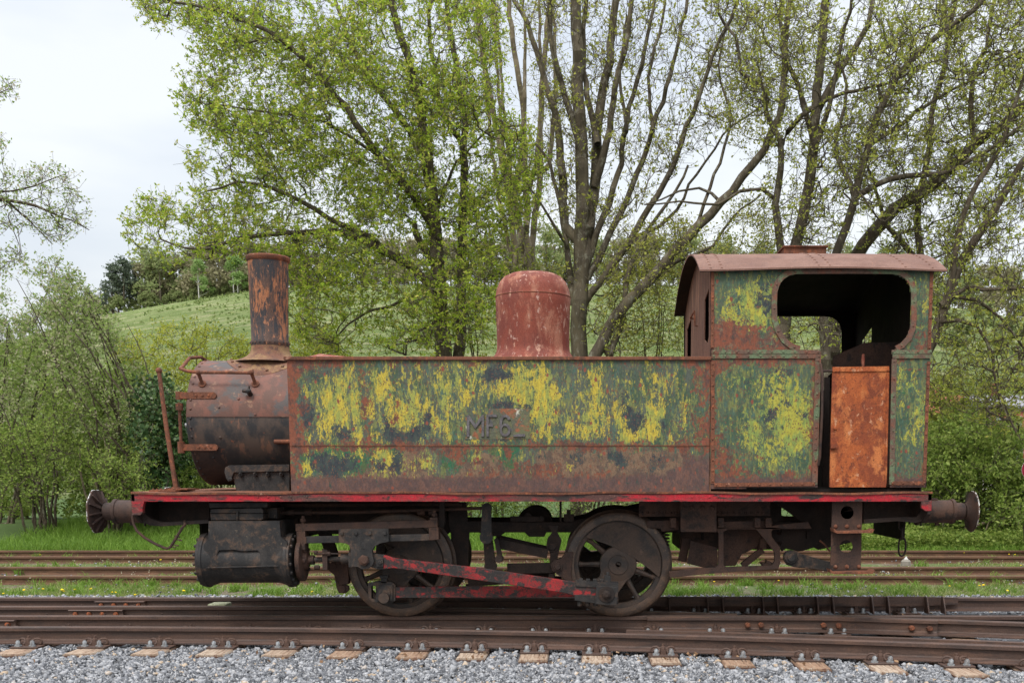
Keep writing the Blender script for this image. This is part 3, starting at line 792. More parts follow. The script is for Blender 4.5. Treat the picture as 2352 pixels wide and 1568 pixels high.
strip([(2048, 1109), (2124, 1109)], .035, Yt-.002, .014, 'foot_strip', m_rust, rv=.09)
m = MB(); m.tube([P(1885, 835, Yt-.02), P(1889, 860, Yt-.05), P(1888, 950, Yt-.05), P(1883, 1050, Yt-.05), P(1879, 1068, Yt-.02)], .012, 8); m.build('grab_rail', m_brown, CAB)
m = MB(); m.tube([P(1889, 852, Yt+.02), P(1912, 851, Yt+.03)], .012, 8); m.build('door_chain_bar', m_brown, CAB)
# front and rear walls with openings, cut to the roof arch
ze = Z(620, YF); zm = P(1600, 583, YC)[2]-.055
def arch(y, d=0.): u = (y-YC)/(W+.05); return ze+(zm-ze)*(1-abs(u)**2.05)+d
def wall(x, th, holes, name, mat):
    top = [(y, arch(y, -.03)) for y in np.linspace(YB-.004, YF+.004, 25)]
    m = MB().ext([(YF+.004, zp+.01), (YB-.004, zp+.01)]+top, x, x+th, holes=holes, axis='x'); return m.build(name, mat, CAB, smooth=0)
xw = xc0+.004
def yof(px, x): return x*F*1.0/((px-PX)*1.0)     # rough: depth at which a point of given x shows at px (level with the eye)
win = []
for ya_, yb__ in ((9.76, 10.02), (11.35, 11.75)):
    za_, zb2_ = 1.87+.55, 3.02
    win.append([(ya_, za_), (yb__, za_+.0), (yb__, zb2_), (ya_+.03, zb2_-.03)])
def wz(py, y): return P(1600, py, y)[2]
win[0] = [(9.86, wz(772, 9.86)), (9.95, wz(790, 9.95)), (10.25, wz(780, 10.25)), (10.25, wz(690, 10.25)), (9.9, wz(662, 9.9))]
win[1] = [(11.5, wz(828, 11.5)), (11.98, wz(828, 11.98)), (11.98, wz(758, 11.98)), (11.5, wz(728, 11.5))]
wall(xw, .01, win, 'front_wall', m_front)
m = MB(); zlb = wz(722, 11); m.tube([(xw+.005, 11.3, zlb), (xw-.035, 11.25, zlb), (xw-.035, 10.85, zlb+.01), (xw-.03, 10.83, zlb-.13), (xw+.005, 10.83, zlb-.14)], .009, 6)
m.build('lamp_bracket', m_rust, CAB)
wx = xc1-.03; wall(wx-.012, .01, [[(11.48, 2.38), (11.88, 2.38), (11.88, 2.82), (11.48, 2.92)]], 'rear_wall', m_inside)
# roof
xr0 = X(1607, 615, YF-.05); xr1 = X(2176, 612, YF-.05); ny, nx = 28, 46
m = MB(); vs = []; fs = []
def sag(x, y): return .006*math.sin(x*3.1+1)*abs((y-YC)/W)-.014*abs((y-YC)/W)**3*(1-((x-(xr0+xr1)/2)/(xr1-xr0)*2)**2)*-1
ys_ = np.linspace(YF-.055, YB+.055, ny+1); xs_ = np.linspace(xr0, xr1, nx+1)
for x in xs_:
    for y in ys_: vs.append((x, y, arch(y, .0)+sag(x, y)))
holes_ = {(11, 17), (11, 18), (11, 20), (13, 16), (13, 18), (13, 20)}
for i in range(nx):
    for j in range(ny): fs.append((i*(ny+1)+j, i*(ny+1)+j+1, (i+1)*(ny+1)+j+1, (i+1)*(ny+1)+j))
nv_ = len(vs); vs += [(x_, y_, z_-.014) for x_, y_, z_ in vs]; fs += [tuple(i_+nv_ for i_ in reversed(f_)) for f_ in fs]
for i in range(nx):
    for j in (0, ny): a_ = i*(ny+1)+j; fs.append((a_, a_+ny+1, a_+ny+1+nv_, a_+nv_))
for j in range(ny):
    for i in (0, nx): a_ = i*(ny+1)+j; fs.append((a_, a_+1, a_+1+nv_, a_+nv_))
m.add(vs, fs)
for x in (xr0+.10, xr0+.20, X(1880, 600, YF), X(1900, 600, YF)+.02, xr1-.36, xr1-.12):
    for y in np.linspace(YF-.02, YC+.7, 22): m.dome((x, y, arch(y)+sag(x, y)-.001), (0, (y-YC)*.35, 1), .012, .009)
roof = B(m, 'cab_roof', m_roof, CAB, smooth=50)
m = MB().add([(x_, y_, z_-.020) for x_, y_, z_ in vs[:nv_]], fs[:nx*ny]); m.build('roof_lining', m_inside, roof, smooth=60)
xa, xb = P(1787, 575, YC)[0], P(1880, 575, YC)[0]; zz1 = P(1830, 565, YC-.35)[2]-.01
m = MB(); m.box(xa, xb, YC-.35, YC+.35, zm-.08, zz1); m.box(xa-.015, xb+.015, YC-.37, YC+.37, zz1, zz1+.012); m.build('roof_hatch', m_rust, roof)
for x_, y_ in (): pass
# inside the cab: backhead, bunker plates, lever
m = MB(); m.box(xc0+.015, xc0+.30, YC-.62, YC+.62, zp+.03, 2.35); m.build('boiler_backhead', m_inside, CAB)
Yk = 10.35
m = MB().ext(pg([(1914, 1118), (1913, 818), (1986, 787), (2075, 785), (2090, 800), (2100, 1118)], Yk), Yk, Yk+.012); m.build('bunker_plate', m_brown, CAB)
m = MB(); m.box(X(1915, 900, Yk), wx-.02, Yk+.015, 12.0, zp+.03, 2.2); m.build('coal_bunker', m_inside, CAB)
m = MB(); m.tube([P(1983, 880, 10.0), P(1983, 842, 10.0), P(1982, 830, 10.0), P(1983, 813, 10.0)], [.011, .011, .019, .013], 8); m.build('hand_lever', m_dome, CAB)
# low door
Yd = YF+.02; DO = pg([(1912, 845), (2042, 843), (2035, 1118), (1905, 1118)], Yd)
m = MB().ext(DO, Yd, Yd+.02); cd = B(m, 'cab_door', m_door, CAB, bevel=.003)
strip([(1912, 848), (2042, 847)], .04, Yd-.006, .012, 'door_top_strip', m_door, cd) if False else None
m = MB(); a, b = P(1912, 848, Yd-.004), P(2042, 846.5, Yd-.004); m.bar(a, b, .014, .042)
a, b = P(1906, 1112, Yd-.004), P(2035, 1112, Yd-.004); m.bar(a, b, .012, .05)
a, b = P(2040, 855, Yd-.003), P(2034, 1110, Yd-.003); m.bar(a, b, .008, .02, (1, 0, 0))
m.dome(P(1918, 984, Yd), (0, -1, 0), .018, .02); m.box(*[v for v in (X(1907, 1023, Yd), X(1921, 1023, Yd))], Yd-.03, Yd, Z(1029, Yd), Z(1019, Yd))
B(m, 'door_fittings', m_door, CAB)
m = MB(); m.ext(pg([(1894, 866), (1906, 866), (1903, 1118), (1888, 1118)], 9.95), 9.95, 9.965); m.build('far_door_edge', m_inside, CAB)
m = MB()
for px in (1560, 1592, 1460, 1690): pass
# ------------------------------------------------------------------ running gear
# main frames
for Y in (10.34, 11.44):
    m = MB()
    fr = [(335, 1152), (640, 1152), (1010, 1152), (1036, 1198), (1300, 1198), (1545, 1150), (1795, 1150), (1795, 1196), (1900, 1196), (1985, 1150), (2120, 1150), (2116, 1190), (1985, 1196), (1955, 1245), (1880, 1262), (1800, 1222), (1545, 1222), (1300, 1222), (1255, 1222), (1250, 1232), (1215, 1232), (1205, 1222), (1160, 1222), (1150, 1230), (1118, 1232), (1100, 1222), (1040, 1222), (1010, 1226), (700, 1226), (480, 1200), (345, 1198)]
    m.ext(pg(fr, 10.34), Y, Y+.03)
    B(m, 'frame_plate', m_dark, bevel=.004)
for px in (500, 700, 1010, 1600, 2040):
    x = X(px, 1180, 10.9); B(MB().box(x, x+.02, 10.37, 11.44, .72, 1.14), 'frame_stretcher', m_inside)
B(MB().box(X(480, 1180, 10.9), X(1030, 1180, 10.9), 10.6, 11.2, .86, .9), 'frame_stretcher', m_inside)
# wheels
RW = .5
def wheel(px, Yf, sg, near, ang):
    x = P(px, 1292, 10.09)[0]; c = Vector((x, Yf, RW)); ax = Vector((0, -sg, 0))   # ax: outwards
    m = MB()
    m.lathe([(.085, .0), (.18, .0), (.18, .10), (.175, .115), (.16, .12), (.095, .125), (.092, .135), (.03, .135), (.02, .12), (.001, .12)], c-ax*.12, ax, 40)
    m.lathe([(.385, .012), (.425, .012), (.43, .10), (.385, .10), (.375, .06)], c-ax*.12, ax, 64, closed=True)
    ns = 9
    for k in range(ns):
        t = 2*PI*k/ns+ang; d = Vector((math.cos(t), 0, math.sin(t))); sd_ = Vector((-d[2], 0, d[0]))
        a, b = c-ax*.055+d*.15, c-ax*.06+d*.40
        vs = []
        for p, wv, tv in ((a, .034, .04), (a.lerp(b, .7), .022, .028), (b, .036, .034)):
            for q in np.linspace(0, 2*PI, 9)[:-1]: vs.append(p+sd_*wv*math.cos(q)+ax*tv*math.sin(q))
        fs = [(i*8+k2, i*8+(k2+1) % 8, (i+1)*8+(k2+1) % 8, (i+1)*8+k2) for i in range(2) for k2 in range(8)]
        m.add(vs, fs)
    # crank boss
    cp = c+Vector((-.117, 0, -.292)) ; d = (cp-c); sd_ = Vector((d[2], 0, -d[0])).normalized()
    pr = [c+sd_*.16, c-sd_*.16, cp-sd_*.085+d*.0, cp-sd_*.06+d.normalized()*.07, cp+sd_*.06+d.normalized()*.07, cp+sd_*.085]
    m.ext([(p[0], p[2]) for p in pr], *sorted((Yf+sg*.04, Yf-sg*.0)))
    wh = B(m, 'driving_wheel', m_wheel, smooth=40)
    m = MB(); m.lathe([(.425, .0), (.46, -.002), (.495, .003), (.503, .01), (.503, .10), (.515, .112), (.528, .118), (.528, .13), (.50, .14), (.425, .14)], c, -ax, 96, closed=True)
    m.build('tyre', m_tyre, wh, smooth=40)
    # counterweight: segment of the wheel cut by a slightly bowed chord
    t0, t1 = R(-17), R(140)
    if not near: t0, t1 = t0+PI, t1+PI
    arc = [(c[0]+.412*math.cos(t), c[2]+.412*math.sin(t)) for t in np.linspace(t0, t1, 26)]
    a, b = Vector(arc[-1]), Vector(arc[0]); mid = (a+b)/2; nr = (mid-Vector((c[0], c[2]))).normalized()
    ch = [tuple(a.lerp(b, k)+nr*(.05*math.sin(PI*k))) for k in (.1, .25, .4, .55, .7, .85, .94)]
    MB().ext(arc+ch, *sorted((Yf-sg*.004, Yf+sg*.07))).build('counterweight', m_wheel, wh, smooth=30, bevel=.012)
    for s_ in (0,):
        m = MB(); m.cyl(cp+ax*.0, cp+ax*.26, .05, n=20) if near else m.cyl(cp, cp+ax*.1, .05)
        m.build('crank_pin', m_wheel, wh)
    return c, cp
c2, p2 = wheel(1420, 10.09, 1, True, .35); c1, p1 = wheel(919, 10.09, 1, True, .05)
for px in (1420, 919): wheel(px, 11.71, -1, False, 1.1)
for px in (1420, 919):
    x = P(px, 1292, 10.09)[0]; B(MB().cyl((x, 10.2, RW), (x, 11.6, RW), .075, n=20), 'axle', m_dark)
# springs and hornguides behind wheels
m = MB()
for px in (1420, 919):
    x = P(px, 1292, 10.09)[0]
    m.box(x-.16, x-.12, 10.28, 10.40, .3, .85); m.box(x+.12, x+.16, 10.28, 10.40, .3, .85); m.box(x-.12, x+.12, 10.3, 10.42, .38, .62)
B(m, 'hornguides', m_dark)
m = MB(); x = P(1228, 1200, 10.5)[0]; zc_ = P(1228, 1197, 10.5)[2]
m.ext([(x-.165, zc_-.02)]+[(x+.165*math.cos(t), zc_+.155*math.sin(t)) for t in np.linspace(PI, 0, 18)]+[(x+.165, zc_-.02)], 10.45, 10.9)
B(m, 'reverser_drum', m_inside, smooth=40)
m = MB(); p = P(1213, 1188, 10.3); m.cyl(p, p+Vector((0, .1, 0)), .045, n=20); m.cyl(p-Vector((0, .02, 0)), p+Vector((0, .1, 0)), .022, n=12)
m.bar(P(1172, 1191, 10.3), P(1250, 1191, 10.3), .06, .05)
for a in (1178, 1244): m.cyl(P(a, 1190, 10.26), P(a, 1190, 10.3), .025, n=10)
m.box(X(1395-100, 1185, 10.3), X(1318, 1185, 10.3), 10.27, 10.34, Z(1198, 10.3), Z(1180, 10.3)); m.box(X(1302, 1175, 10.3), X(1310, 1175, 10.3), 10.28, 10.34, Z(1180, 10.3), Z(1170, 10.3))
m.box(X(1382-97, 1150, 10.3), X(1290, 1150, 10.3), 10.28, 10.33, Z(1198, 10.3), zp-.02)
B(m, 'weighshaft_bearing', m_dark, bevel=.003)
# motion bracket and lower drooping frame pieces
m = MB(); m.ext(pg([(1010, 1150), (1022, 1150), (1022, 1200), (1018, 1212), (1008, 1210)], 9.9), 9.88, 9.93); B(m, 'motion_bracket', m_dark, bevel=.004); m = MB()
m.ext(pg([(1030, 1152), (1070, 1152), (1074, 1196), (1110, 1196), (1110, 1222), (1078, 1222), (1076, 1300), (1040, 1298), (1036, 1225), (1030, 1200)], 10.30), 10.28, 10.33)
B(m, 'motion_bracket', m_dark, bevel=.004)
# rocker arm, expansion link, valve rods
m = MB()
def arm(pts, rs, Y, th=.03):
    for i, (a, r) in enumerate(zip(pts, rs)): c_ = P(*a, Y); m.cyl(c_-Vector((0, th/2+.006, 0)), c_+Vector((0, th/2+.006, 0)), r, n=22)
    for i in range(len(pts)-1):
        a, b = P(*pts[i], Y), P(*pts[i+1], Y); d = (b-a).normalized(); sd_ = Vector((-d[2], 0, d[0])); ra, rb = rs[i]*.86, rs[i+1]*.86
        m.ext([((a+sd_*ra)[0], (a+sd_*ra)[2]), ((b+sd_*rb)[0], (b+sd_*rb)[2]), ((b-sd_*rb)[0], (b-sd_*rb)[2]), ((a-sd_*ra)[0], (a-sd_*ra)[2])], Y-th/2, Y+th/2)
arm([(1118, 1166), (1117, 1233)], [.048, .062], 9.95); B(m, 'rocker_arm', m_oil)
m = MB(); arm([(1120, 1233), (1127, 1300)], [.05, .06], 10.05, .05); arm([(1150, 1282), (1140, 1240)], [.03, .02], 10.02); m.cyl(P(1145, 1283, 9.95), P(1145, 1283, 10.1), .035)
m.bar(P(1122, 1300, 10.1), P(1150, 1330, 10.1), .03, .06); B(m, 'expansion_link', m_dark)
m = MB(); m.bar(P(1140, 1247, 10.12), P(1258, 1271, 10.12), .03, .09, (0, 0, 1)); m.bar(P(1140, 1231, 10.5), P(1262, 1259, 10.5), .03, .04); m.bar(P(1165, 1305, 10.15), P(1280, 1303, 10.15), .03, .10)
m.bar(P(1090, 1318, 10.4), P(1290, 1330, 10.4), .05, .06); m.bar(P(1070, 1343, 10.6), P(1180, 1330, 10.6), .03, .02)
B(m, 'eccentric_rods', m_dark, bevel=.004)
m = MB(); m.tube([P(600, 1178, 9.98), P(820, 1176, 9.98), P(1118, 1166, 9.98)], .016, 10)
for a in (660, 700, 960, 985): m.cyl(P(a, 1177, 9.98), P(a+16, 1176.5, 9.98), .026, n=12)
m.tube([P(600, 1160, 10.2), P(1060, 1157, 10.2)], .02, 8); B(m, 'valve_rod', m_brown)
# cylinder
Yc = 9.85; ax = Vector((1, 0, 0)); xa = X(450, 1290, Yc-.2); zc_ = P(560, 1285, Yc)[2]; o = Vector((xa, Yc, zc_))
Lc = X(668, 1290, Yc-.2)-xa; k_ = 1/244.
m = MB()
m.lathe([(.20, 0), (.245, .004), (.25, .012), (.25, .035), (.256, .037), (.256, .06), (.246, .064), (.235, .10), (.215, .15), (.213, Lc-.16), (.228, Lc-.11), (.245, Lc-.07), (.256, Lc-.062), (.256, Lc-.035), (.252, Lc-.033), (.252, Lc-.012), (.22, Lc-.008), (.12, Lc-.005), (.10, Lc)], o, ax, 56)
for k in range(16):
    t = 2*PI*k/16+.1; d = Vector((0, math.cos(t), math.sin(t))); m.hexb(o+ax*(Lc-.014)+d*.222, ax, .017, .026); m.hexb(o+ax*.0+d*.222, -ax, .017, .02)
zc2 = P(560, 1195, Yc-.19)[2]
m.ext(pg([(479, 1196), (642, 1196), (645, 1232), (660, 1246), (655, 1300), (600, 1300), (597, 1268), (592, 1263), (556, 1265), (540, 1262), (503, 1263), (498, 1272), (500, 1300), (470, 1300), (468, 1250), (479, 1236)], 9.64), 9.635, 10.25)
m.bar(P(470, 1303, 9.63), P(640, 1299, 9.63), .02, .012)
cyl = B(m, 'cylinder_block', m_oil, smooth=35, bevel=.006)
m = MB(); m.ext(pg([(486, 1168), (602, 1166), (606, 1172), (606, 1178), (484, 1178)], 9.72), 9.70, 10.2); m.ext(pg([(484, 1179.5), (606, 1179), (606, 1192), (600, 1194), (486, 1194)], 9.71), 9.69, 10.2); m.ext(pg([(480, 1154), (615, 1153), (615, 1165), (482, 1166)], 9.75), 9.74, 10.2)
for a in (545,): m.cyl(P(a, 1172, 9.68), P(a, 1195, 9.68), .012, n=8)
m.box(X(606, 1180, 9.9), X(640, 1180, 9.9), 9.85, 10.1, Z(1190, 9.9), Z(1165, 9.9)); m.build('valve_chest', m_oil, cyl, bevel=.006)
m = MB(); o3 = Vector((X(674, 1285, Yc-.2), Yc, zc_)); m.lathe([(.12, 0), (.195, .006), (.20, .02), (.20, .045), (.185, .05), (.10, .055), (.08, .085), (.045, .09), (.045, .14)], o3, ax, 44)
for t in (R(60), R(180), R(-60), R(120)): d = Vector((0, math.cos(t), math.sin(t))); m.hexb(o3+ax*.05+d*.105, ax, .02, .035)
m.build('cylinder_cover', m_brown, cyl, smooth=35)
# piston rod and gland
Yg = 9.83; zp_ = P(760, 1283, Yg)[2]
m = MB(); m.cyl(Vector((o3[0]+.05, Yc, zc_)), P(812, 1283, Yc), .026, n=16); B(m, 'piston_rod', m_oil)
m = MB(); g = P(748, 1283, Yc); m.ext([(g[0]-.02, g[2]-.10), (g[0]+.025, g[2]-.10), (g[0]+.03, g[2]+.09), (g[0]-.02, g[2]+.10)], Yc-.05, Yc+.05)
m.cyl(P(722, 1271, Yc-.06), P(777, 1271, Yc-.06), .009, n=8); m.hexb(P(752, 1271, Yc-.06), (1, 0, 0), .022, .03); m.hexb(P(722, 1302, Yc-.05), (1, 0, 0), .022, .05); m.hexb(P(722, 1268, Yc-.06), (1, 0, 0), .02, .03)
B(m, 'gland', m_brown, bevel=.003)
# slide bars
Yv = 9.78; m = MB()
m.ext(pg([(681, 1202), (1006, 1193), (1006, 1210), (681, 1219)], Yv), Yv-.035, Yv+.04); sb = B(m, 'slide_bar', m_brown, bevel=.004)
m = MB(); m.ext(pg([(700, 1231), (1006, 1225), (1008, 1237), (975, 1241), (700, 1247)], Yv), Yv-.03, Yv+.035); B(m, 'slide_bar', m_oil, bevel=.004)
m = MB(); m.ext(pg([(683, 1219), (703, 1218), (703, 1232), (706, 1233), (706, 1247), (703, 1248), (703, 1262), (684, 1262)], Yv), Yv-.034, Yv+.10); m.cyl(P(696, 1219, Yv), P(696, 1184, Yv), .016, n=8); m.hexb(P(696, 1198, Yv), (0, 0, 1), .028, .03); B(m, 'slide_bar_block', m_brown, bevel=.004); m = MB()
B(m, 'slide_bar_block', m_brown, bevel=.004); m = MB(); m.ext(pg([(986, 1211), (1008, 1210), (1009, 1238), (986, 1240)], Yv), Yv-.034, Yv+.10); m.ext(pg([(988, 1194), (988, 1188), (1006, 1187), (1006, 1193)], Yv), Yv-.03, Yv+.03)
for a, b in ((998, 1187),): m.cyl(P(a, b, Yv), P(a, b-16, Yv), .016, n=8); m.hexb(P(a, b-2, Yv), (0, 0, 1), .028, .03)
B(m, 'slide_bar_block', m_brown, bevel=.004)
# crosshead
m = MB(); Yx = 9.735
m.ext(pg([(779, 1214), (893, 1213), (894, 1243), (874, 1247), (861, 1254), (856, 1264), (857, 1276), (860, 1287), (856, 1298), (846, 1305), (832, 1306), (824, 1301), (808, 1300), (806, 1262), (803, 1251), (795, 1247), (779, 1245)], Yx), Yx-.02, Yx+.03)
for a in (785, 818, 850, 884): m.hexb(P(a, 1224, Yx-.02), (0, -1, 0), .020, .018)
m.cyl(P(836, 1253, Yx-.022), P(836, 1253, Yx-.01), .03, n=16)
m.box(X(800, 1285, Yx), X(812, 1285, Yx), Yx, Yx+.16, Z(1302, Yx), Z(1268, Yx)); m.cyl(P(784, 1283, Yc), P(806, 1283, Yc), .05, n=16)
m.ext(pg([(781, 1240), (893, 1239), (893, 1226), (781, 1228)], Yx), Yx+.03, Yx+.14)
xh = B(m, 'crosshead', m_oil, bevel=.004)
m = MB(); m.hexb(P(836, 1286, Yx-.02), (0, -1, 0), .052, .03); m.cyl(P(836, 1286, Yx-.05), P(836, 1286, Yx-.065), .03, n=14); m.build('wrist_pin_nut', m_brown, xh)
# connecting rod
Yr = 9.775; zk = Yr-.03
m = MB(); m.ext(pg([(882, 1274), (890, 1275), (908, 1281), (1100, 1303), (1324, 1335.5), (1372, 1339), (1368, 1366), (1322, 1367), (1298, 1360), (1100, 1331), (905, 1303), (882, 1305)], Yr), zk, Yr+.035)
rod = B(m, 'connecting_rod', m_redrod, bevel=.004)
m = MB(); m.ext(pg([(852, 1268), (872, 1272), (884, 1273), (883, 1306), (868, 1306), (850, 1300)], Yr), zk+.004, Yr+.03); m.ext(pg([(866, 1282), (882, 1282), (882, 1300), (866, 1300)], Yr), zk-.016, zk+.01); m.hexb(P(873, 1291, zk-.016), (0, -1, 0), .02, .015)
m.build('rod_small_end', m_oil, rod, bevel=.004)
m = MB()
m.ext(pg([(1322, 1330), (1360, 1334), (1420, 1336), (1420, 1350), (1322, 1345)], Yr), zk-.012, Yr+.05)
m.ext(pg([(1320, 1364), (1420, 1367), (1420, 1388), (1395, 1388), (1320, 1377)], Yr), zk-.012, Yr+.05)
m.ext(pg([(1370, 1342), (1420, 1346), (1416, 1388), (1366, 1384)], Yr), zk-.045, Yr+.04)
for a, b in ((1330, 1331), (1346, 1332), (1362, 1332), (1378, 1332)): m.box(X(a, b, Yr), X(a+9, b, Yr), Yr-.03, Yr+.02, Z(b+3, Yr), Z(b-4, Yr))
m.box(X(1388, 1320, Yr), X(1403, 1320, Yr), Yr-.03, Yr+.03, Z(1340, Yr), Z(1320, Yr)); m.hexb(P(1396, 1320, Yr), (0, 0, 1), .018, .03)
for a in (1331, 1350, 1368): m.hexb(P(a, 1380, Yr), (0, 0, -1), .024, .045)
be = m.build('rod_big_end', m_oil, rod, bevel=.003)
m = MB(); c_ = P(1393, 1364, zk-.045); m.cyl(c_, c_-Vector((0, .012, 0)), .075, n=28); m.hexb(c_-Vector((0, .012, 0)), (0, -1, 0), .042, .025); m.cyl(c_-Vector((0, .035, 0)), c_-Vector((0, .05, 0)), .022, n=12); m.build('big_end_nut', m_dark, rod, bevel=.002)
# coupling rod
Yo = 9.93; m = MB(); m.ext(pg([(902, 1347), (1380, 1343), (1380, 1370), (902, 1372)], Yo), Yo-.02, Yo+.03)
cr_ = B(m, 'coupling_rod', m_redrod, bevel=.004)
m = MB(); m.ext(pg([(845, 1339), (868, 1334), (900, 1336), (908, 1342), (908, 1378), (902, 1383), (856, 1382), (846, 1372)], Yo-.03), Yo-.03, Yo+.05, holes=[pg([(853, 1345), (863, 1345), (863, 1376), (853, 1374)], Yo-.03)])
m.ext(pg([(866, 1341), (902, 1342), (902, 1379), (866, 1377)], Yo-.04), Yo-.05, Yo-.02); c_ = P(882, 1360, Yo-.05); m.cyl(c_, c_-Vector((0, .01, 0)), .062, n=28); m.cyl(c_-Vector((0, .01, 0)), c_-Vector((0, .014, 0)), .012, n=8)
m.box(X(876, 1330, Yo), X(890, 1330, Yo), Yo-.03, Yo+.02, Z(1338, Yo), Z(1322, Yo)); m.box(X(873, 1322, Yo), X(893, 1322, Yo), Yo-.035, Yo+.025, Z(1326, Yo), Z(1320, Yo))
m.build('rod_end', m_oil, cr_, bevel=.004)
# brake gear
Yk = 10.12; m = MB()
m.ext(pg([(1300, 1266), (1317, 1266), (1313, 1300), (1312, 1320), (1318, 1341), (1302, 1339), (1298, 1330), (1268, 1308), (1265, 1295), (1272, 1286), (1290, 1280)], Yk), Yk-.05, Yk+.08); c_ = P(1281, 1301, Yk-.05); m.cyl(c_, c_-Vector((0, .02, 0)), .045, n=20); m.cyl(c_-Vector((0, .02, 0)), c_-Vector((0, .035, 0)), .028, n=14)
B(m, 'brake_block', m_brown, bevel=.004)
m = MB(); m.ext(pg([(1258, 1205), (1284, 1205), (1280, 1222), (1290, 1240), (1284, 1266), (1276, 1300), (1272, 1345), (1258, 1345), (1262, 1300), (1264, 1270), (1255, 1250), (1258, 1235), (1268, 1222)], Yk+.05), Yk+.03, Yk+.08)
c_ = P(1269, 1254, Yk+.02); m.cyl(c_, c_+Vector((0, .05, 0)), .058, n=22); m.cyl(c_-Vector((0, .02, 0)), c_, .035, n=16); B(m, 'brake_hanger', m_dark, bevel=.004)
m = MB(); m.ext(pg([(752, 1294), (768, 1288), (800, 1290), (802, 1330), (800, 1341), (782, 1341), (775, 1325), (757, 1310)], Yk), Yk-.02, Yk+.08); c_ = P(764, 1300, Yk-.02); m.cyl(c_, c_-Vector((0, .02, 0)), .04, n=18)
m.ext(pg([(766, 1312), (786, 1340), (800, 1345), (801, 1355), (793, 1362), (778, 1361), (773, 1350)], Yk), Yk, Yk+.05); c_ = P(784, 1352, Yk-.02); m.cyl(c_, c_+Vector((0, .05, 0)), .04, n=16); B(m, 'brake_block', m_brown, bevel=.004)
m = MB(); m.ext(pg([(732, 1225), (760, 1225), (775, 1268), (775, 1290), (755, 1290)], 10.3), 10.28, 10.34); c_ = P(747, 1237, 10.28); m.cyl(c_, c_-Vector((0, .03, 0)), .05); B(m, 'brake_hanger', m_dark)
m = MB(); m.bar(P(1075, 1335, 10.3), P(1275, 1320, 10.3), .03, .10); B(m, 'brake_rod', m_dark)
# ashpan truss at the rear
Ya = 10.0; m = MB()
E_ = lambda pts: pg([((1560+a/4.126)*.9408, (1200+b/4.126)*.9408) for a, b in pts], Ya)
m.ext(E_([(300, 800), (560, 770), (770, 760), (800, 730), (800, 420), (770, 370), (1190, 370), (1400, 330), (1700, 300), (1735, 370), (1345, 375), (1330, 400), (1335, 450), (1420, 560), (1420, 720), (1400, 775), (860, 810), (620, 830), (310, 862)]), Ya-.02, Ya+.03,
      holes=[E_([(850, 400), (890, 378), (1180, 378), (1215, 420), (1360, 600), (1365, 690), (1340, 740), (880, 755), (850, 740)])])
tr = B(m, 'ashpan_truss', m_brown, bevel=.008)
m = MB(); Ya = 10.06
m.ext(E_([(80, 290), (400, 290), (400, 380), (230, 400), (220, 370), (80, 360)]), Ya, Ya+.04); a = 310; m.ext(E_([(a, 258), (a+58, 258), (a+58, 355), (a, 355)]), Ya-.09, Ya+.01); B(m, 'side_rail', m_brown, bevel=.003); m = MB(); m.ext(E_([(770, 300), (1340, 290), (1340, 370), (770, 372)]), Ya-.035, Ya+.0)
for a in (785, 1150, 1260): m.ext(E_([(a, 258), (a+58, 258), (a+58, 355), (a, 355)]), Ya-.09, Ya-.03); m.dome(P((1560+(a+29)/4.126)*.9408, (1200+325/4.126)*.9408, Ya-.09), (0, -1, 0), .018, .01)
B(m, 'side_rail', m_brown, bevel=.003)
m = MB(); Ya = 10.0; m.ext(E_([(408, 75), (770, 75), (772, 400), (412, 398)]), Ya-.08, Ya-.06)
for a in (445, 530, 640, 735): m.dome(P((1560+a/4.126)*.9408, (1200+160/4.126)*.9408, Ya-.08), (0, -1, 0), .024, .015)
for a in (485, 590, 695): m.dome(P((1560+a/4.126)*.9408, (1200+98/4.126)*.9408, Ya-.08), (0, -1, 0), .024, .015)
B(m, 'bracket_plate', m_brown, bevel=.003)
m = MB(); Ya = 10.1; m.ext(E_([(0, 70), (1320, 70), (1320, 240), (0, 250)]), Ya, Ya+.012)
for k in range(22): m.dome(P((1560+(30+k*58)/4.126)*.9408, (1200+212/4.126)*.9408, Ya), (0, -1, 0), .014, .01)
B(m, 'side_plate', m_brown)
m = MB(); Ya = 10.25
m.ext(E_([(520, 490), (640, 520), (790, 560), (795, 770), (680, 770), (485, 720)]), Ya, Ya+.02); m.ext(E_([(450, 470), (530, 480), (490, 720), (400, 700)]), Ya+.1, Ya+.12)
m.ext(E_([(840, 375), (1230, 378), (1250, 430), (1190, 560), (1040, 630), (975, 745), (850, 750)]), Ya+.02, Ya+.035)
m.bar(P(1790-0, 1290, Ya), P(1790, 1290, Ya)+Vector((.01, 0, 0)), .01, .01)
a, b = [P((1560+q_[0]/4.126)*.9408, (1200+q_[1]/4.126)*.9408, Ya-.05) for q_ in ((1040, 745), (1245, 580))]; m.bar(a, b, .06, .06)
a2 = P((1560+1250/4.126)*.9408, (1200+470/4.126)*.9408, Ya-.05); m.bar(b, a2, .06, .06)
m.ext(E_([(1200, 700), (1340, 705), (1340, 740), (1230, 748)]), Ya-.2, Ya-.05); m.ext(E_([(1250, 672), (1300, 690), (1300, 705), (1250, 705)]), Ya-.2, Ya-.1)
m.box(X(1560, 1270, 10.5), X(1800, 1270, 10.5), 10.45, 11.4, .62, .95)
B(m, 'ashpan', m_brown, bevel=.003)
m = MB(); p = [((1560+272/4.126)*.9408, (1200+y_/4.126)*.9408) for y_ in (400, 560)]
A_, B_ = P(*p[0], 10.2), P(*p[1], 10.2); m.tube([A_.lerp(B_, t)+Vector((.03*math.cos(t*30), .03*math.sin(t*30), 0)) for t in np.linspace(0, 1, 60)], .008, 5); B(m, 'coil_spring', m_dark)
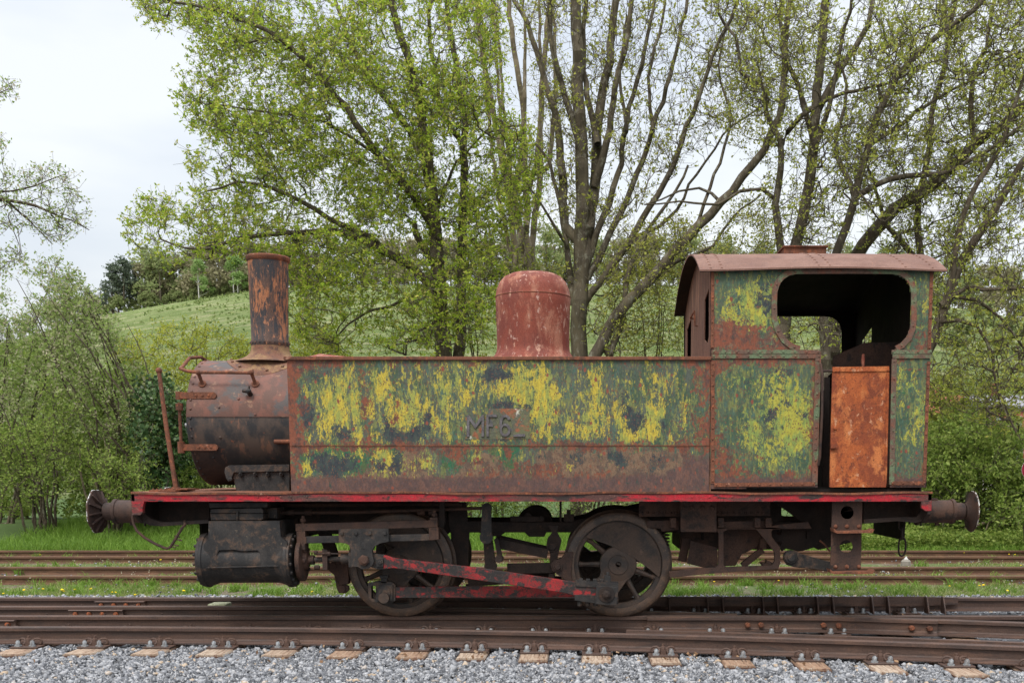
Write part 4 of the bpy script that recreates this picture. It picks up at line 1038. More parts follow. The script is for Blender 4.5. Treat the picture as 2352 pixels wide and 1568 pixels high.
# rear curved bracket, lever and chamfered box
m = MB(); Ya = 10.12
m.ext(E_([(1320, 70), (1950, 70), (1945, 430), (1900, 460), (1760, 560), (1650, 595), (1600, 600), (1480, 570), (1440, 600), (1420, 560), (1335, 440), (1340, 370), (1735, 370)]), Ya, Ya+.03, holes=[E_([(1345, 120), (1370, 115), (1440, 80), (1325, 78)]), E_([(1370, 380), (1440, 378), (1430, 430), (1390, 430)]), E_([(1385, 505), (1435, 505), (1430, 540), (1395, 530)]), E_([(1680, 395), (1695, 395), (1690, 470), (1675, 470)])])
B(m, 'hind_bracket', m_inside, bevel=.003)
m = MB(); Ya = 9.95
m.ext(E_([(1455, 640), (1480, 600), (1530, 585), (1590, 600), (1640, 625), (1925, 705), (2230, 790), (2200, 830), (2040, 822), (1700, 770), (1560, 755), (1490, 735), (1460, 690)]), Ya-.02, Ya+.04)
c_ = P((1560+1530/4.126)*.9408, (1200+660/4.126)*.9408, Ya-.02); m.cyl(c_, c_-Vector((0, .03, 0)), .06, n=24); m.cyl(c_-Vector((0, .03, 0)), c_-Vector((0, .045, 0)), .04, n=20)
B(m, 'brake_lever', m_oil, bevel=.008)
m = MB(); m.tube([P((1560+a/4.126)*.9408, (1200+b/4.126)*.9408, 10.0) for a, b in ((1820, 490), (1860, 520), (1925, 600))], .009, 6); B(m, 'drain_pipe', m_rust)
# steps
Ya = 9.68; m = MB(); ci = lambda cx_, cy_, r_: [(cx_+r_*math.cos(t), cy_+r_*math.sin(t)) for t in np.linspace(0, 2*PI, 25)[:-1]]
m.ext(E_([(1948, 70), (2252, 66), (2235, 780), (1928, 785)]), Ya, Ya+.014, holes=[E_(ci(2098, 208, 66)), E_(ci(2089, 550, 66))])
st = B(m, 'step_plate_hanger', m_brown)
for (yy, xa_, xb_) in ((390, 1925, 2330), (795, 1890, 2335)):
    m = MB(); m.ext(E_([(xa_, yy-30), (xa_+12, yy-25), (xa_+30, yy), (xb_-40, yy-8), (xb_-10, yy-25), (xb_, yy-20), (xb_-20, yy+15), (xa_+40, yy+20), (xa_+5, yy+5)]), Ya-.14, Ya-.0)
    for a in (1980, 2095, 2215): m.dome(P((1560+a/4.126)*.9408, (1200+(yy-42)/4.126)*.9408, Ya), (0, -1, 0), .02, .014)
    m.build('step_tread', m_rust, st)
# ------------------------------------------------------------------ ground
ZG = -.20
def smooth(a, b, x): t = np.clip((x-a)/(b-a), 0, 1); return t*t*(3-2*t)
rpx = np.array([-600, 0, 215, 300, 400, 570, 800, 1100, 1500, 2000, 2352, 3200], float); rpy = np.array([860, 790, 727, 712, 697, 672, 662, 655, 652, 690, 735, 800], float)
YR = 250.
RX = np.array([P(a, b, YR)[0] for a, b in zip(rpx, rpy)]); RZ = np.array([P(a, b, YR)[2] for a, b in zip(rpx, rpy)])
def gz(x, y):
    x = np.asarray(x, float); y = np.asarray(y, float)
    base = ZG-.055*smooth(13.3, 14.2, y)+.355*smooth(20.6, 26, y)-.25*smooth(27, 40, y)
    top = np.interp(x*YR/np.maximum(y, 60), RX, RZ)
    t = np.clip((y-62)/(YR-62), 0, 1)
    hill = top*(1.28*t-.28*t*t)                               # convex slope
    over = np.clip((y-YR)/60, 0, 1); hill = hill-over*over*9
    roll = (np.sin(x*.05+y*.02)*.8+np.sin(x*.11-y*.06+1)*.35)*smooth(90, 150, y)*(1-smooth(225, 250, y))
    return base+hill*smooth(55, 80, y)+roll
def m_groundm():
    t = NT('near ground'); sp = t.N.new('ShaderNodeSeparateXYZ'); t.L(t.tc.outputs['Object'], sp.inputs[0])
    grav = t.mix(t.step(t.voro(26), .3, .2), (.05, .05, .055), (.12, .12, .125))
    soil = t.mix(t.step(t.noise(6, 6, .7), .5, .1), (.085, .065, .045), (.16, .125, .09))
    soil = t.mix(t.step(t.noise(1.6, 7, .7), .48, .06), soil, (.085, .12, .035))
    soil = t.mix(t.step(t.noise(30, 5, .7), .60, .05), soil, (.26, .23, .19))
    yy = t.math('ADD', sp.outputs[1], t.math('MULTIPLY', t.math('SUBTRACT', t.noise(1.5, 5, .7), .5), .8))
    c = t.mix(t.step(yy, 13.0, .12), grav, soil)
    c = t.mix(t.step(yy, 21.3, .3), c, (.06, .10, .025))
    t.bump(t.noise(20, 6, .7), .6, .03); return t.done(c, .9, 0, .2)
def sheet(name, ys, xs, fn, mat, lab=None, kind='structure', smooth_=True):
    yy, xx = np.meshgrid(ys, xs, indexing='ij'); zz_ = fn(xx, yy); v = np.stack([xx, yy, zz_], -1).reshape(-1, 3)
    ny_, nx_ = len(ys), len(xs); i = np.arange((ny_-1)*(nx_-1)); r, c = i//(nx_-1), i % (nx_-1); a = r*nx_+c
    f = np.stack([a, a+1, a+nx_+1, a+nx_], 1); return npmesh(name, v, f, mat, smooth_, kind=kind)
def npmesh(name, v, f, mat, smooth_=False, parent=None, kind=None, attr=None, mats=None, midx=None):
    me = bpy.data.meshes.new(name); nv, nf = len(v), len(f); k = f.shape[1]
    if parent: v = v-np.array(rootloc(parent))
    me.vertices.add(nv); me.vertices.foreach_set('co', np.ascontiguousarray(v, np.float32).ravel())
    me.loops.add(nf*k); me.loops.foreach_set('vertex_index', np.ascontiguousarray(f, np.int32).ravel())
    me.polygons.add(nf); me.polygons.foreach_set('loop_start', np.arange(0, nf*k, k, dtype=np.int32)); me.polygons.foreach_set('loop_total', np.full(nf, k, np.int32))
    if smooth_: me.polygons.foreach_set('use_smooth', np.ones(nf, bool))
    for m_ in (mats or [mat]): me.materials.append(m_)
    if midx is not None: me.polygons.foreach_set('material_index', midx.astype(np.int32))
    me.update(calc_edges=True)
    if attr is not None:
        for nm, (dom, arr) in attr.items():
            a = me.attributes.new(nm, 'FLOAT', dom); a.data.foreach_set('value', arr.astype(np.float32))
    o = bpy.data.objects.new(name, me); col.objects.link(o)
    if parent: o.parent = parent
    if kind: o['kind'] = kind
    return o
sheet('ground', np.concatenate([np.arange(-90, 0, 6), np.arange(0, 30, .5), np.arange(30, 66, 4)]), np.arange(-110, 112, 2.), gz, m_groundm())
def m_meadow():
    t = NT('hill meadow'); st = (.6, 1, 1)
    c = t.mix(t.step(t.noise(.06, 6, .65, st), .5, .12), (.175, .235, .07), (.24, .295, .11))
    c = t.mix(t.step(t.noise(.22, 7, .7, st), .54, .08), c, (.16, .22, .07))
    c = t.mix(t.step(t.noise(.3, 8, .78, (.55, 1, 1)), .55, .05), c, (.36, .37, .19))
    c = t.mix(t.step(t.noise(.45, 8, .8, (.55, 1, 1), (9, 0, 0)), .59, .04), c, (.13, .18, .06))
    t.bump(t.noise(.5, 9, .85, (.6, 1, 1)), 1., 1.0); return t.done(c, .95, 0, .1)
sheet('hill', np.concatenate([np.arange(60, 250, 3.), np.arange(250, 420, 10.)]), np.arange(-330, 340, 5.), lambda x, y: gz(x, y)+.01, m_meadow())

# ------------------------------------------------------------------ rails
def rail_prof(h=.150, hw=.035, fw=.068):
    return [(-fw, -h), (fw, -h), (fw, -h+.010), (.016, -h+.028), (.009, -h+.04), (.009, -.045), (hw, -.036), (hw, -.008), (hw-.01, 0), (-hw+.01, 0), (-hw, -.008), (-hw, -.036), (-.009, -.045), (-.009, -h+.04), (-.016, -h+.028), (-fw, -h+.010)]
def sweep(pts, prof, name, mat, parent=None):
    pts = [Vector(p) for p in pts]; m = MB(); vs = []; k = len(prof); fs = []
    for i, p in enumerate(pts):
        d = (pts[min(i+1, len(pts)-1)]-pts[max(i-1, 0)]).normalized(); s_ = Vector((0, 0, 1)).cross(d).normalized()
        for a, b in prof: vs.append(p+s_*a+Vector((0, 0, b)))
    for i in range(len(pts)-1):
        for j in range(k): j2 = (j+1) % k; fs.append((i*k+j, (i+1)*k+j, (i+1)*k+j2, i*k+j2))
    fs.append(tuple(range(k))); fs.append(tuple((len(pts)-1)*k+j for j in range(k)))
    m.add(vs, fs); return m.build(name, mat, parent, smooth=30)
def curve(x): return 9.42+(-.0195)*(x+5.3)-.01195*(x+5.3)**2*.9         # near rail of the diverging track
cy = np.polyfit([-5.4, -.64, 3.45], [9.40, 9.16, 8.36], 2)
def curve(x): return float(np.polyval(cy, max(x, -5.6)))
xs_ = np.arange(-9, 9.01, .3)
rl = lambda pts, name, lab, mat=m_rail, **k: tag(sweep(pts, rail_prof(**k), name, mat), lab, 'rail', 'rails of the switch tracks')
R1 = rl([(-9, 11.65, 0), (9, 11.65, 0)], 'rail', 'far running rail under the locomotive, with a long guard beside it')
R3 = rl([(-9, 10.15, 0), (9, 10.15, 0)], 'rail', 'near running rail that the visible wheels stand on')
R4 = rl([(x, curve(x), 0) for x in xs_], 'rail', 'nearest rail, beside the wooden sleeper ends and grey bolts')
R2 = rl([(x, curve(x)+1.5, -.002) for x in xs_ if curve(x)+1.5 > 10.3], 'rail', 'curving rail between the two rails of the locomotive track')
xf = [x for x in np.arange(2.0, 9.01, .25) if curve(x)+1.5 < 10.12]
R5 = rl([(x, curve(x)+1.5, 0) for x in xf], 'rail', 'diverging rail leaving the crossing at the right edge')
# crossing: wing rail in front of the running rail, with bolts
xw0 = [x for x in np.arange(.3, 4.0, .2)]
o_ = empty('crossing_wing_rail', (1.5, 10.0, 0), 'long bolted wing rail of the track crossing, right of the rear wheel', 'crossing rail')
pts = [(x, min(10.075, curve(x)+1.5-.075 if x > 2.2 else 10.075), .004) for x in np.arange(.6, 3.48, .16)]
sweep(pts, rail_prof(.150, .034, .06), 'wing', m_rail, o_)
for a in (1829, 1870-8, 2016, 2051, 2218, 2258):
    p = P((a)*.9408, 1520*.9408, 9.95); m = MB(); yb_ = min(10.03, (curve(p[0])+1.5-.115) if p[0] > 2.2 else 10.03); m.hexb((p[0], yb_+.03, -.078), (0, -1, 0), .028, .045); m.cyl((p[0], yb_-.01, -.078), (p[0], yb_-.025, -.078), .014, n=8); m.build('bolt', m_rust, o_)
# check rails
o_ = empty('check_rail', (3, 8.9, 0), 'flat check rail lying close behind the nearest rail on the right', 'check rail')
m = MB(); cpts = [(x, curve(x)+.075, .018) for x in np.arange(.36, 8, .3)]
pr = [(-.03, -.045), (.03, -.045), (.03, 0), (-.03, 0)]; sweep(cpts, pr, 'check_bar', m_rail, o_)
m = MB()
for px in (1370, 1523, 1687, 1856, 2025, 2204): p = P(px, 1470, 9); m.box(p[0]-.05, p[0]+.05, curve(p[0])+.04, curve(p[0])+.12, -.15, -.03)
m.build('check_support', m_rail, o_)
o_ = empty('guard_rail', (2, 11.5, 0), 'dark guard rail on pairs of upright brackets beside the far running rail', 'check rail')
gx0 = P(1480, 1372, 11.5)[0]; gx1 = P(2120, 1372, 11.5)[0]
m = MB(); m.box(gx0, gx1, 11.53, 11.56, -.085, .02); m.add([(gx1, 11.53, -.085), (gx1+.42, 11.59, -.07), (gx1, 11.53, .02), (gx1+.42, 11.59, .0), (gx1, 11.56, -.085), (gx1+.42, 11.61, -.07), (gx1, 11.56, .02), (gx1+.42, 11.61, .0)], [(0, 1, 3, 2), (4, 6, 7, 5), (2, 3, 7, 6), (0, 4, 5, 1), (1, 5, 7, 3)]); m.build('guard_bar', m_rail, o_)
for a in (90, 335, 432, 688, 780, 1035, 1135, 1385, 1487, 1735, 1840):
    p = P((1600+a/2.613)*.9408, 1395, 11.45); MB().ext([(11.53, .03), (11.535, -.155), (11.38, -.155), (11.40, -.10), (11.47, .02)], p[0]-.007, p[0]+.007, axis='x').build('bracket', m_rail, o_)
# fishplates
def fish(px, py, Y, ln, n, par, bolts=True, lift=0):
    x = P(px, py, Y)[0]; m = MB(); m.ext([(Y-.04, -.125), (Y-.035, -.115), (Y-.03, -.05), (Y-.06, -.042), (Y-.05, -.035), (Y-.01, -.037), (Y-.01, -.125)], x, x+ln, axis='x')
    f_ = m.build('fishplate', m_rail, par)
    for k in range(n):
        xx = x+ln*(k+.5)/n
        m = MB(); m.hexb((xx, Y-.028, -.08), (0, -1, 0), .026, .03); m.cyl((xx, Y-.05, -.08), (xx, Y-.075, -.08), .014, n=8); m.build('fish_bolt', patina('orange bolt', (.33, .10, .04), [((.16, .06, .03), 40, (1, 1, 1), .5, .1)]) if k+px < 164 and k == 0 else bpy.data.materials['orange bolt'], f_)
fish(162, 1400, curve(-4.8)+1.5-.03, .56, 4, R2)
fish(-60, 1430, 10.12, .42, 3, R3); fish(222, 1380, 11.62, .55, 4, R1)
for px in (200-48, 238-48): pass
m = MB().box(P(480, 1385, 11.25)[0], P(522, 1385, 11.25)[0], 11.2, 11.4, -.13, -.02); tag(m.build('concrete_block', patina('pale mossy stone', (.45, .45, .34), [((.24, .26, .16), 12, (1, 1, 1), .5, .08)]), bevel=.012), 'small pale block lying between the rails left of the cylinder', 'block')
# sleepers with their chairs
def chairm(par, x, y, big=True):
    zf = -.152; z0 = -.168
    pl = MB().box(x-.125, x+.125, y-.20, y+.16, z0, z0+.014).build('base_plate', m_rail, par, bevel=.003)
    for sx in (-.075, .075):
        m = MB(); c_ = Vector((x+sx*.85, y-.165, z0+.014)); m.cyl(c_, c_+Vector((0, 0, .012)), .03, n=14); m.hexb(c_+Vector((0, 0, .012)), (0, 0, 1), .0195, .036); m.cyl(c_+Vector((0, 0, .046)), c_+Vector((0, 0, .054)), .012, n=8)
        m.build('coach_screw', m_grey, pl)
    m = MB()
    for sx in (-1, 1):
        pts = [Vector((x+sx*(.03+.035*(1-math.cos(t))), y-.10+.03*math.sin(t*.5), z0+.045+.028*math.sin(t))) for t in np.linspace(-.9, PI+.9, 12)]
        m.tube(pts, .009, 6)
    m.box(x-.022, x+.022, y-.125, y-.062, z0+.012, z0+.05); m.hexb((x, y-.10, z0+.05), (0, 0, 1), .022, .03); m.cyl((x, y-.10, z0+.07), (x, y-.10, z0+.10), .011, n=8)
    m.build('rail_clip', m_rail, pl)
near_px = [-85, 68, 220, 369, 514, 660, 807, 956, 1091, 1228, 1370, 1523, 1687, 1856, 2025, 2204, 2390]
for i, px in enumerate(near_px):
    x = P(px, 1495, 9.1)[0]; yr_ = curve(x); x = P(px, 1495 if px < 1200 else 1510, yr_-.1)[0]; yr_ = curve(x)
    jit = random.uniform(-.05, .05); rot = random.uniform(-.02, .02)
    nw = ['pale', 'cracked', 'brown', 'split', 'weathered'][i % 5]
    s_ = empty('timber_sleeper', (x, yr_, -.17), '', 'sleeper', 'wooden sleepers of the switch tracks')
    ye = yr_-.50-jit
    ysl = [ye, 12.1]; m = MB(); ny_ = 6
    vs = []
    for k in range(ny_+1):
        y_ = ye+(12.1-ye)*k/ny_; xx = x+rot*(y_-yr_)+ (.0); 
        for dx, dz in ((-.125, -.175), (.125, -.175), (.125, -.02), (.113, -.002), (-.113, -.002), (-.125, -.02)): vs.append((xx+dx, y_, -.168+dz+random.uniform(-.002, .002)))
    fs = [(k*6+j, (k+1)*6+j, (k+1)*6+(j+1) % 6, k*6+(j+1) % 6) for k in range(ny_) for j in range(6)]+[tuple(range(6)), tuple(ny_*6+j for j in range(6))]
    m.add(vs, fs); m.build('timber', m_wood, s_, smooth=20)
    pos = ['leftmost', 'second from the left edge', 'third from the left edge', 'fourth from the left edge', 'fifth from the left edge', 'sixth from the left edge', 'seventh from the left edge, below the front wheel', 'eighth from the left edge, below the rods', 'ninth from the left edge', 'tenth from the left edge', 'eleventh from the left edge, below the rear wheel', 'fifth from the right edge', 'fourth from the right edge', 'third from the right edge', 'second from the right edge', 'rightmost']
    s_['label'] = 'wooden sleeper end with grey bolts, '+(pos[i-1] if 0 < i < len(pos)+1 else 'cut by the frame edge')
    chairm(s_, x, yr_-.0); chairm(s_, x+.0, 10.15-.0)
    y2 = yr_+1.5
    if y2 > 10.4: chairm(s_, x, y2)
    chairm(s_, x, 11.65)
# back tracks
for y_, lb in ((15.38, 'nearer rusty rail of the first grassy siding'), (16.85, 'farther rusty rail of the first grassy siding'), (19.0, 'nearer rusty rail of the second grassy siding, against the lawn'), (20.45, 'farthest rusty rail, along the edge of the tall grass')):
    zz_ = -.125 if y_ < 18 else -.13
    o_ = sweep([(-16, y_, zz_), (16, y_, zz_)], rail_prof(.14, .032, .06), 'siding_rail', m_railfar); tag(o_, lb, 'rail', 'rails of the grassy sidings')

# ------------------------------------------------------------------ ballast stones
def m_stone():
    t = NT('ballast stone'); a = t.attr('rnd'); sepc = t.N.new('ShaderNodeSeparateColor'); t.L(a, sepc.inputs[0]); r = sepc.outputs[0]
    ra = t.N.new('ShaderNodeValToRGB'); t.L(r, ra.inputs[0]); e = ra.color_ramp.elements
    e[0].position = 0; e[0].color = (.06, .064, .072, 1); e[1].position = .95; e[1].color = (.34, .345, .36, 1)
    for p_, c_ in ((.35, (.105, .11, .122)), (.65, (.175, .182, .197)), (.975, (.38, .29, .20))):
        n_ = e.new(p_); n_.color = (*c_, 1)
    c = t.mix(t.step(t.noise(60, 4, .7), .58, .05), ra.outputs[0], (.42, .42, .42)); return t.done(c, .8, 0, .3)
m_st = m_stone()
def stones(name, n, fx, fy, size, zf, keep=None):
    x = fx(n); y = fy(n)
    if keep is not None: k = keep(x, y); x, y = x[k], y[k]
    n = len(x); z = zf(x, y)
    base = []                                                  # irregular 8-corner lump: a jittered box with a chamfer look (12 verts icosahedron)
    ph = (1+5**.5)/2; ic = np.array([(-1, ph, 0), (1, ph, 0), (-1, -ph, 0), (1, -ph, 0), (0, -1, ph), (0, 1, ph), (0, -1, -ph), (0, 1, -ph), (ph, 0, -1), (ph, 0, 1), (-ph, 0, -1), (-ph, 0, 1)])/1.9
    fc = np.array([(0, 11, 5), (0, 5, 1), (0, 1, 7), (0, 7, 10), (0, 10, 11), (1, 5, 9), (5, 11, 4), (11, 10, 2), (10, 7, 6), (7, 1, 8), (3, 9, 4), (3, 4, 2), (3, 2, 6), (3, 6, 8), (3, 8, 9), (4, 9, 5), (2, 4, 11), (6, 2, 10), (8, 6, 7), (9, 8, 1)])
    s = size*(.55+.75*rng.random(n)**1.3); v = ic[None]*(1+.34*rng.standard_normal((n, 12, 1)))*np.stack([s*(.8+.5*rng.random(n)), s*(.7+.4*rng.random(n)), s*(.45+.35*rng.random(n))], 1)[:, None]
    q = rng.standard_normal((n, 4)); q[:, 1:3] *= .45; q /= np.linalg.norm(q, axis=1)[:, None]; w_, a, b, c = q.T
    Rm = np.stack([np.stack([1-2*(b*b+c*c), 2*(a*b-c*w_), 2*(a*c+b*w_)], -1), np.stack([2*(a*b+c*w_), 1-2*(a*a+c*c), 2*(b*c-a*w_)], -1), np.stack([2*(a*c-b*w_), 2*(b*c+a*w_), 1-2*(a*a+b*b)], -1)], 1)
    v = np.einsum('nij,nkj->nki', Rm, v)+np.stack([x, y, z], 1)[:, None]
    f = fc[None]+(np.arange(n)*12)[:, None, None]
    rnd = np.repeat(rng.random(n), 12)
    o = npmesh(name, v.reshape(-1, 3), f.reshape(-1, 3), m_st, False, attr={'rnd': ('POINT', rnd)}); return o
U = lambda a, b: (lambda n: rng.uniform(a, b, n))
def offrail(x, y):
    cyv = np.polyval(cy, np.maximum(x, -5.6)); return (np.abs(y-10.15) > .085)&(np.abs(y-cyv) > .085)&(np.abs(y-cyv-1.5) > .085)&(np.abs(y-11.65) > .085)
slx = np.array([P(px, 1495 if px < 1200 else 1510, curve(P(px, 1495, 9.1)[0])-.1)[0] for px in near_px])
def ks(x, y):
    cyv = np.polyval(cy, np.maximum(x, -5.6)); d = np.min(np.abs(x[:, None]-slx[None]), 1)
    return offrail(x, y)&~((d < .15)&(y > cyv-.58)) & ((y < cyv+.0) | (rng.random(len(x)) < .55))
nearb = lambda x, y: ZG+.002+.020*rng.random(len(x))+.006*np.sin(x*5)*np.sin(y*7)-.016*((y > 9.6))
o_ = stones('ballast', 56000, U(-6.3, 5.2), lambda n: np.where(rng.random(n) < .72, rng.uniform(7.3, 9.5, n), rng.uniform(9.5, 11.95, n)), .0235, nearb, ks); tag(o_, 'grey crushed stone ballast in front of and between the rails', 'ballast', kind='stuff')
o_ = stones('ballast_strip', 12000, U(-8.3, 6.2), lambda n: 12.0+1.35*rng.random(n)**1.2, .024, lambda x, y: ZG+.0*x+.02*rng.random(len(x))); tag(o_, 'grey crushed stone strip behind the locomotive track', 'ballast', kind='stuff')
o_ = stones('siding_gravel', 1200, U(-11, 9), U(13.8, 18.8), .015, lambda x, y: ZG-.0+.008*rng.random(len(x)), lambda x, y: np.sin(x*1.3+y*2)+np.sin(x*.7-y*3.1) > .2); tag(o_, 'scattered gravel among weeds on the sidings', 'gravel', kind='stuff')
# ------------------------------------------------------------------ vegetation
def m_leaf(name, cols, trans=.35, rough=.55, var=.25):
    t = NT(name); r = t.attr('rnd'); s_ = t.N.new('ShaderNodeSeparateColor'); t.L(r, s_.inputs[0])
    ra = t.N.new('ShaderNodeValToRGB'); t.L(s_.outputs[0], ra.inputs[0]); e = ra.color_ramp.elements
    e[0].position = 0; e[0].color = (*cols[0], 1); e[1].position = 1; e[1].color = (*cols[-1], 1)
    for i in range(1, len(cols)-1): n_ = e.new(i/(len(cols)-1)); n_.color = (*cols[i], 1)
    c = t.mix(t.math('MULTIPLY', t.step(t.noise(.5, 4, .6), .5, .15), var), ra.outputs[0], tuple(v*.55 for v in cols[0]))
    t.done(c, rough, 0, .25)
    tr = t.N.new('ShaderNodeBsdfTranslucent'); t.L(c, tr.inputs[0]); mx = t.N.new('ShaderNodeMixShader'); mx.inputs[0].default_value = trans
    t.L(t.b.outputs[0], mx.inputs[1]); t.L(tr.outputs[0], mx.inputs[2]); t.L(mx.outputs[0], t.N['Material Output'].inputs[0]); return t.m
def bark(name, a, b, c3):
    t = NT(name); c = t.mix(t.step(t.noise(3, 6, .7, (1, 1, .35)), .5, .1), a, b)
    c = t.mix(t.step(t.noise(9, 6, .7, (1, 1, .6)), .58, .05), c, c3)
    v = t.noise(16, 8, .75, (1, 1, .22)); t.bump(v, .8, .03); return t.done(c, .9, 0, .2)
bk_oak = bark('oak bark', (.065, .053, .038), (.11, .092, .065), (.17, .16, .115))
bk_ash = bark('ash bark', (.075, .062, .045), (.125, .105, .07), (.19, .18, .14))
bk_pale = bark('pale bark', (.13, .105, .07), (.20, .165, .11), (.26, .23, .17))
bk_brown = bark('brown bark', (.06, .047, .033), (.11, .088, .06), (.16, .15, .11))
lf_oak = m_leaf('oak leaves', [(.21, .32, .03), (.35, .47, .045), (.47, .55, .07), (.58, .51, .15)], .68, var=.08)
lf_ash = m_leaf('young leaves', [(.24, .28, .04), (.34, .36, .06), (.42, .40, .10)], .45, var=.1)
lf_right = m_leaf('olive leaves', [(.26, .31, .045), (.38, .42, .07), (.50, .48, .12)], .55, var=.1)
lf_willow = m_leaf('willow leaves', [(.20, .30, .07), (.29, .39, .10), (.38, .45, .16), (.60, .52, .40)], .5, var=.1)
lf_green = m_leaf('hedge leaves', [(.14, .22, .04), (.24, .33, .06), (.36, .43, .11)], .5, var=.12)
lf_yel = m_leaf('yellow green leaves', [(.28, .33, .03), (.40, .44, .05), (.52, .50, .08)], .5, var=.1)
lf_dark = m_leaf('ivy leaves', [(.025, .06, .02), (.05, .10, .032), (.10, .16, .05)], .1, .35)
lf_pine = m_leaf('pine needles', [(.085, .12, .085), (.13, .165, .115), (.16, .19, .135)], .2, .7)
lf_far = m_leaf('far leaves', [(.22, .28, .11), (.29, .35, .14), (.36, .38, .17)], .45, .7)
lf_far2 = m_leaf('far brown leaves', [(.26, .23, .15), (.32, .30, .17), (.36, .35, .19)], .4, .7)
lf_far3 = m_leaf('birch leaves', [(.22, .34, .11), (.29, .43, .14), (.36, .48, .17)], .45, .7)
gr_tall = m_leaf('tall grass blades', [(.11, .21, .025), (.17, .30, .04), (.26, .40, .07)], .4, .5, .2)
gr_short = m_leaf('siding weeds', [(.11, .17, .035), (.18, .25, .05), (.27, .33, .09), (.42, .38, .22)], .3, .6, .2)

def prisms(A, Bp, ra, rb, da, db, k):
    n = len(A); ref = np.array([.31, .93, .17])
    def frame(d):
        u = ref-d*(d@ref)[:, None]; u /= np.linalg.norm(u, axis=1)[:, None]+1e-9; return u, np.cross(d, u)
    ua, va = frame(da); ub, vb = frame(db); t = np.arange(k)*2*PI/k; c, s = np.cos(t), np.sin(t)
    v1 = A[:, None]+ra[:, None, None]*(ua[:, None]*c[None, :, None]+va[:, None]*s[None, :, None])
    v2 = Bp[:, None]+rb[:, None, None]*(ub[:, None]*c[None, :, None]+vb[:, None]*s[None, :, None])
    v = np.concatenate([v1, v2], 1).reshape(-1, 3); j = np.arange(k); j2 = (j+1) % k
    f = np.stack([j, j2, j2+k, j+k], 1)[None]+(np.arange(n)*2*k)[:, None, None]; return v, f.reshape(-1, 4)
def branch_mesh(name, pos, par, rad, mat, parent):
    idx = np.nonzero(par >= 0)[0]; A = pos[par[idx]]; Bp = pos[idx]; d = Bp-A; L = np.linalg.norm(d, axis=1); ok = L > 1e-5; idx = idx[ok]; A, Bp, d = A[ok], Bp[ok], d[ok]/L[ok][:, None]
    dirs = np.zeros_like(pos); dirs[:, 2] = 1; dirs[idx] = d
    cont = np.zeros(len(pos), int)-1                          # main continuation of each node: thickest child
    order = idx[np.argsort(rad[idx])]; cont[par[order]] = order
    isc = cont[par[idx]] == idx
    ra = np.where(isc, rad[par[idx]], np.minimum(rad[idx]*1.15, rad[par[idx]])); rb = rad[idx]; da = np.where(isc[:, None], dirs[par[idx]], d)
    bad = (np.einsum('ij,ij->i', da, d) < .3); da[bad] = d[bad]
    V, Fc, off = [], [], 0
    for lo, hi, k in ((.05, 9, 9), (.014, .05, 5), (0, .014, 3)):
        m_ = (rb > lo)&(rb <= hi)
        if m_.any(): v, f = prisms(A[m_], Bp[m_], ra[m_], rb[m_], da[m_], d[m_], k); V.append(v); Fc.append(f+off); off += len(v)
    return npmesh(name, np.concatenate(V), np.concatenate(Fc), mat, True, parent)
def leaf_mesh(name, C, size, mat, parent, flat=0., rnd=None, asp=.5, jit=None, kind=None):
    n = len(C); d = rng.standard_normal((n, 3)); d[:, 2] = d[:, 2]*(1-flat)+.15; d /= np.linalg.norm(d, axis=1)[:, None]
    u = np.cross(d, rng.standard_normal((n, 3))); u /= np.linalg.norm(u, axis=1)[:, None]+1e-9
    s = size*(.6+.8*rng.random(n))[:, None]; wd = s*asp
    v = np.stack([C, C+d*s*.5+u*wd*.5, C+d*s+np.cross(d, u)*s*.12, C+d*s*.5-u*wd*.5], 1).reshape(-1, 3)
    f = np.arange(n*4).reshape(-1, 4); r = rng.random(n) if rnd is None else rnd
    return npmesh(name, v, f, mat, False, parent, kind=kind, attr={'rnd': ('POINT', np.repeat(r, 4))})
def in_poly(px, py, poly):
    A = np.array(poly, float); c = np.zeros(len(px), bool); j = len(A)-1
    for i in range(len(A)):
        with np.errstate(divide='ignore', invalid='ignore'):
            c ^= ((A[i, 1] > py) != (A[j, 1] > py))&(px < (A[j, 0]-A[i, 0])*(py-A[i, 1])/(A[j, 1]-A[i, 1]+1e-12)+A[i, 0])
        j = i
    return c
def Pn(px, py, Y):
    u = (px-PX)/F; v = -(py-PY)/F; t = Y/(CT+ST*v); return np.stack([u*t, Y*np.ones_like(t), H+(-ST+CT*v)*t], -1)
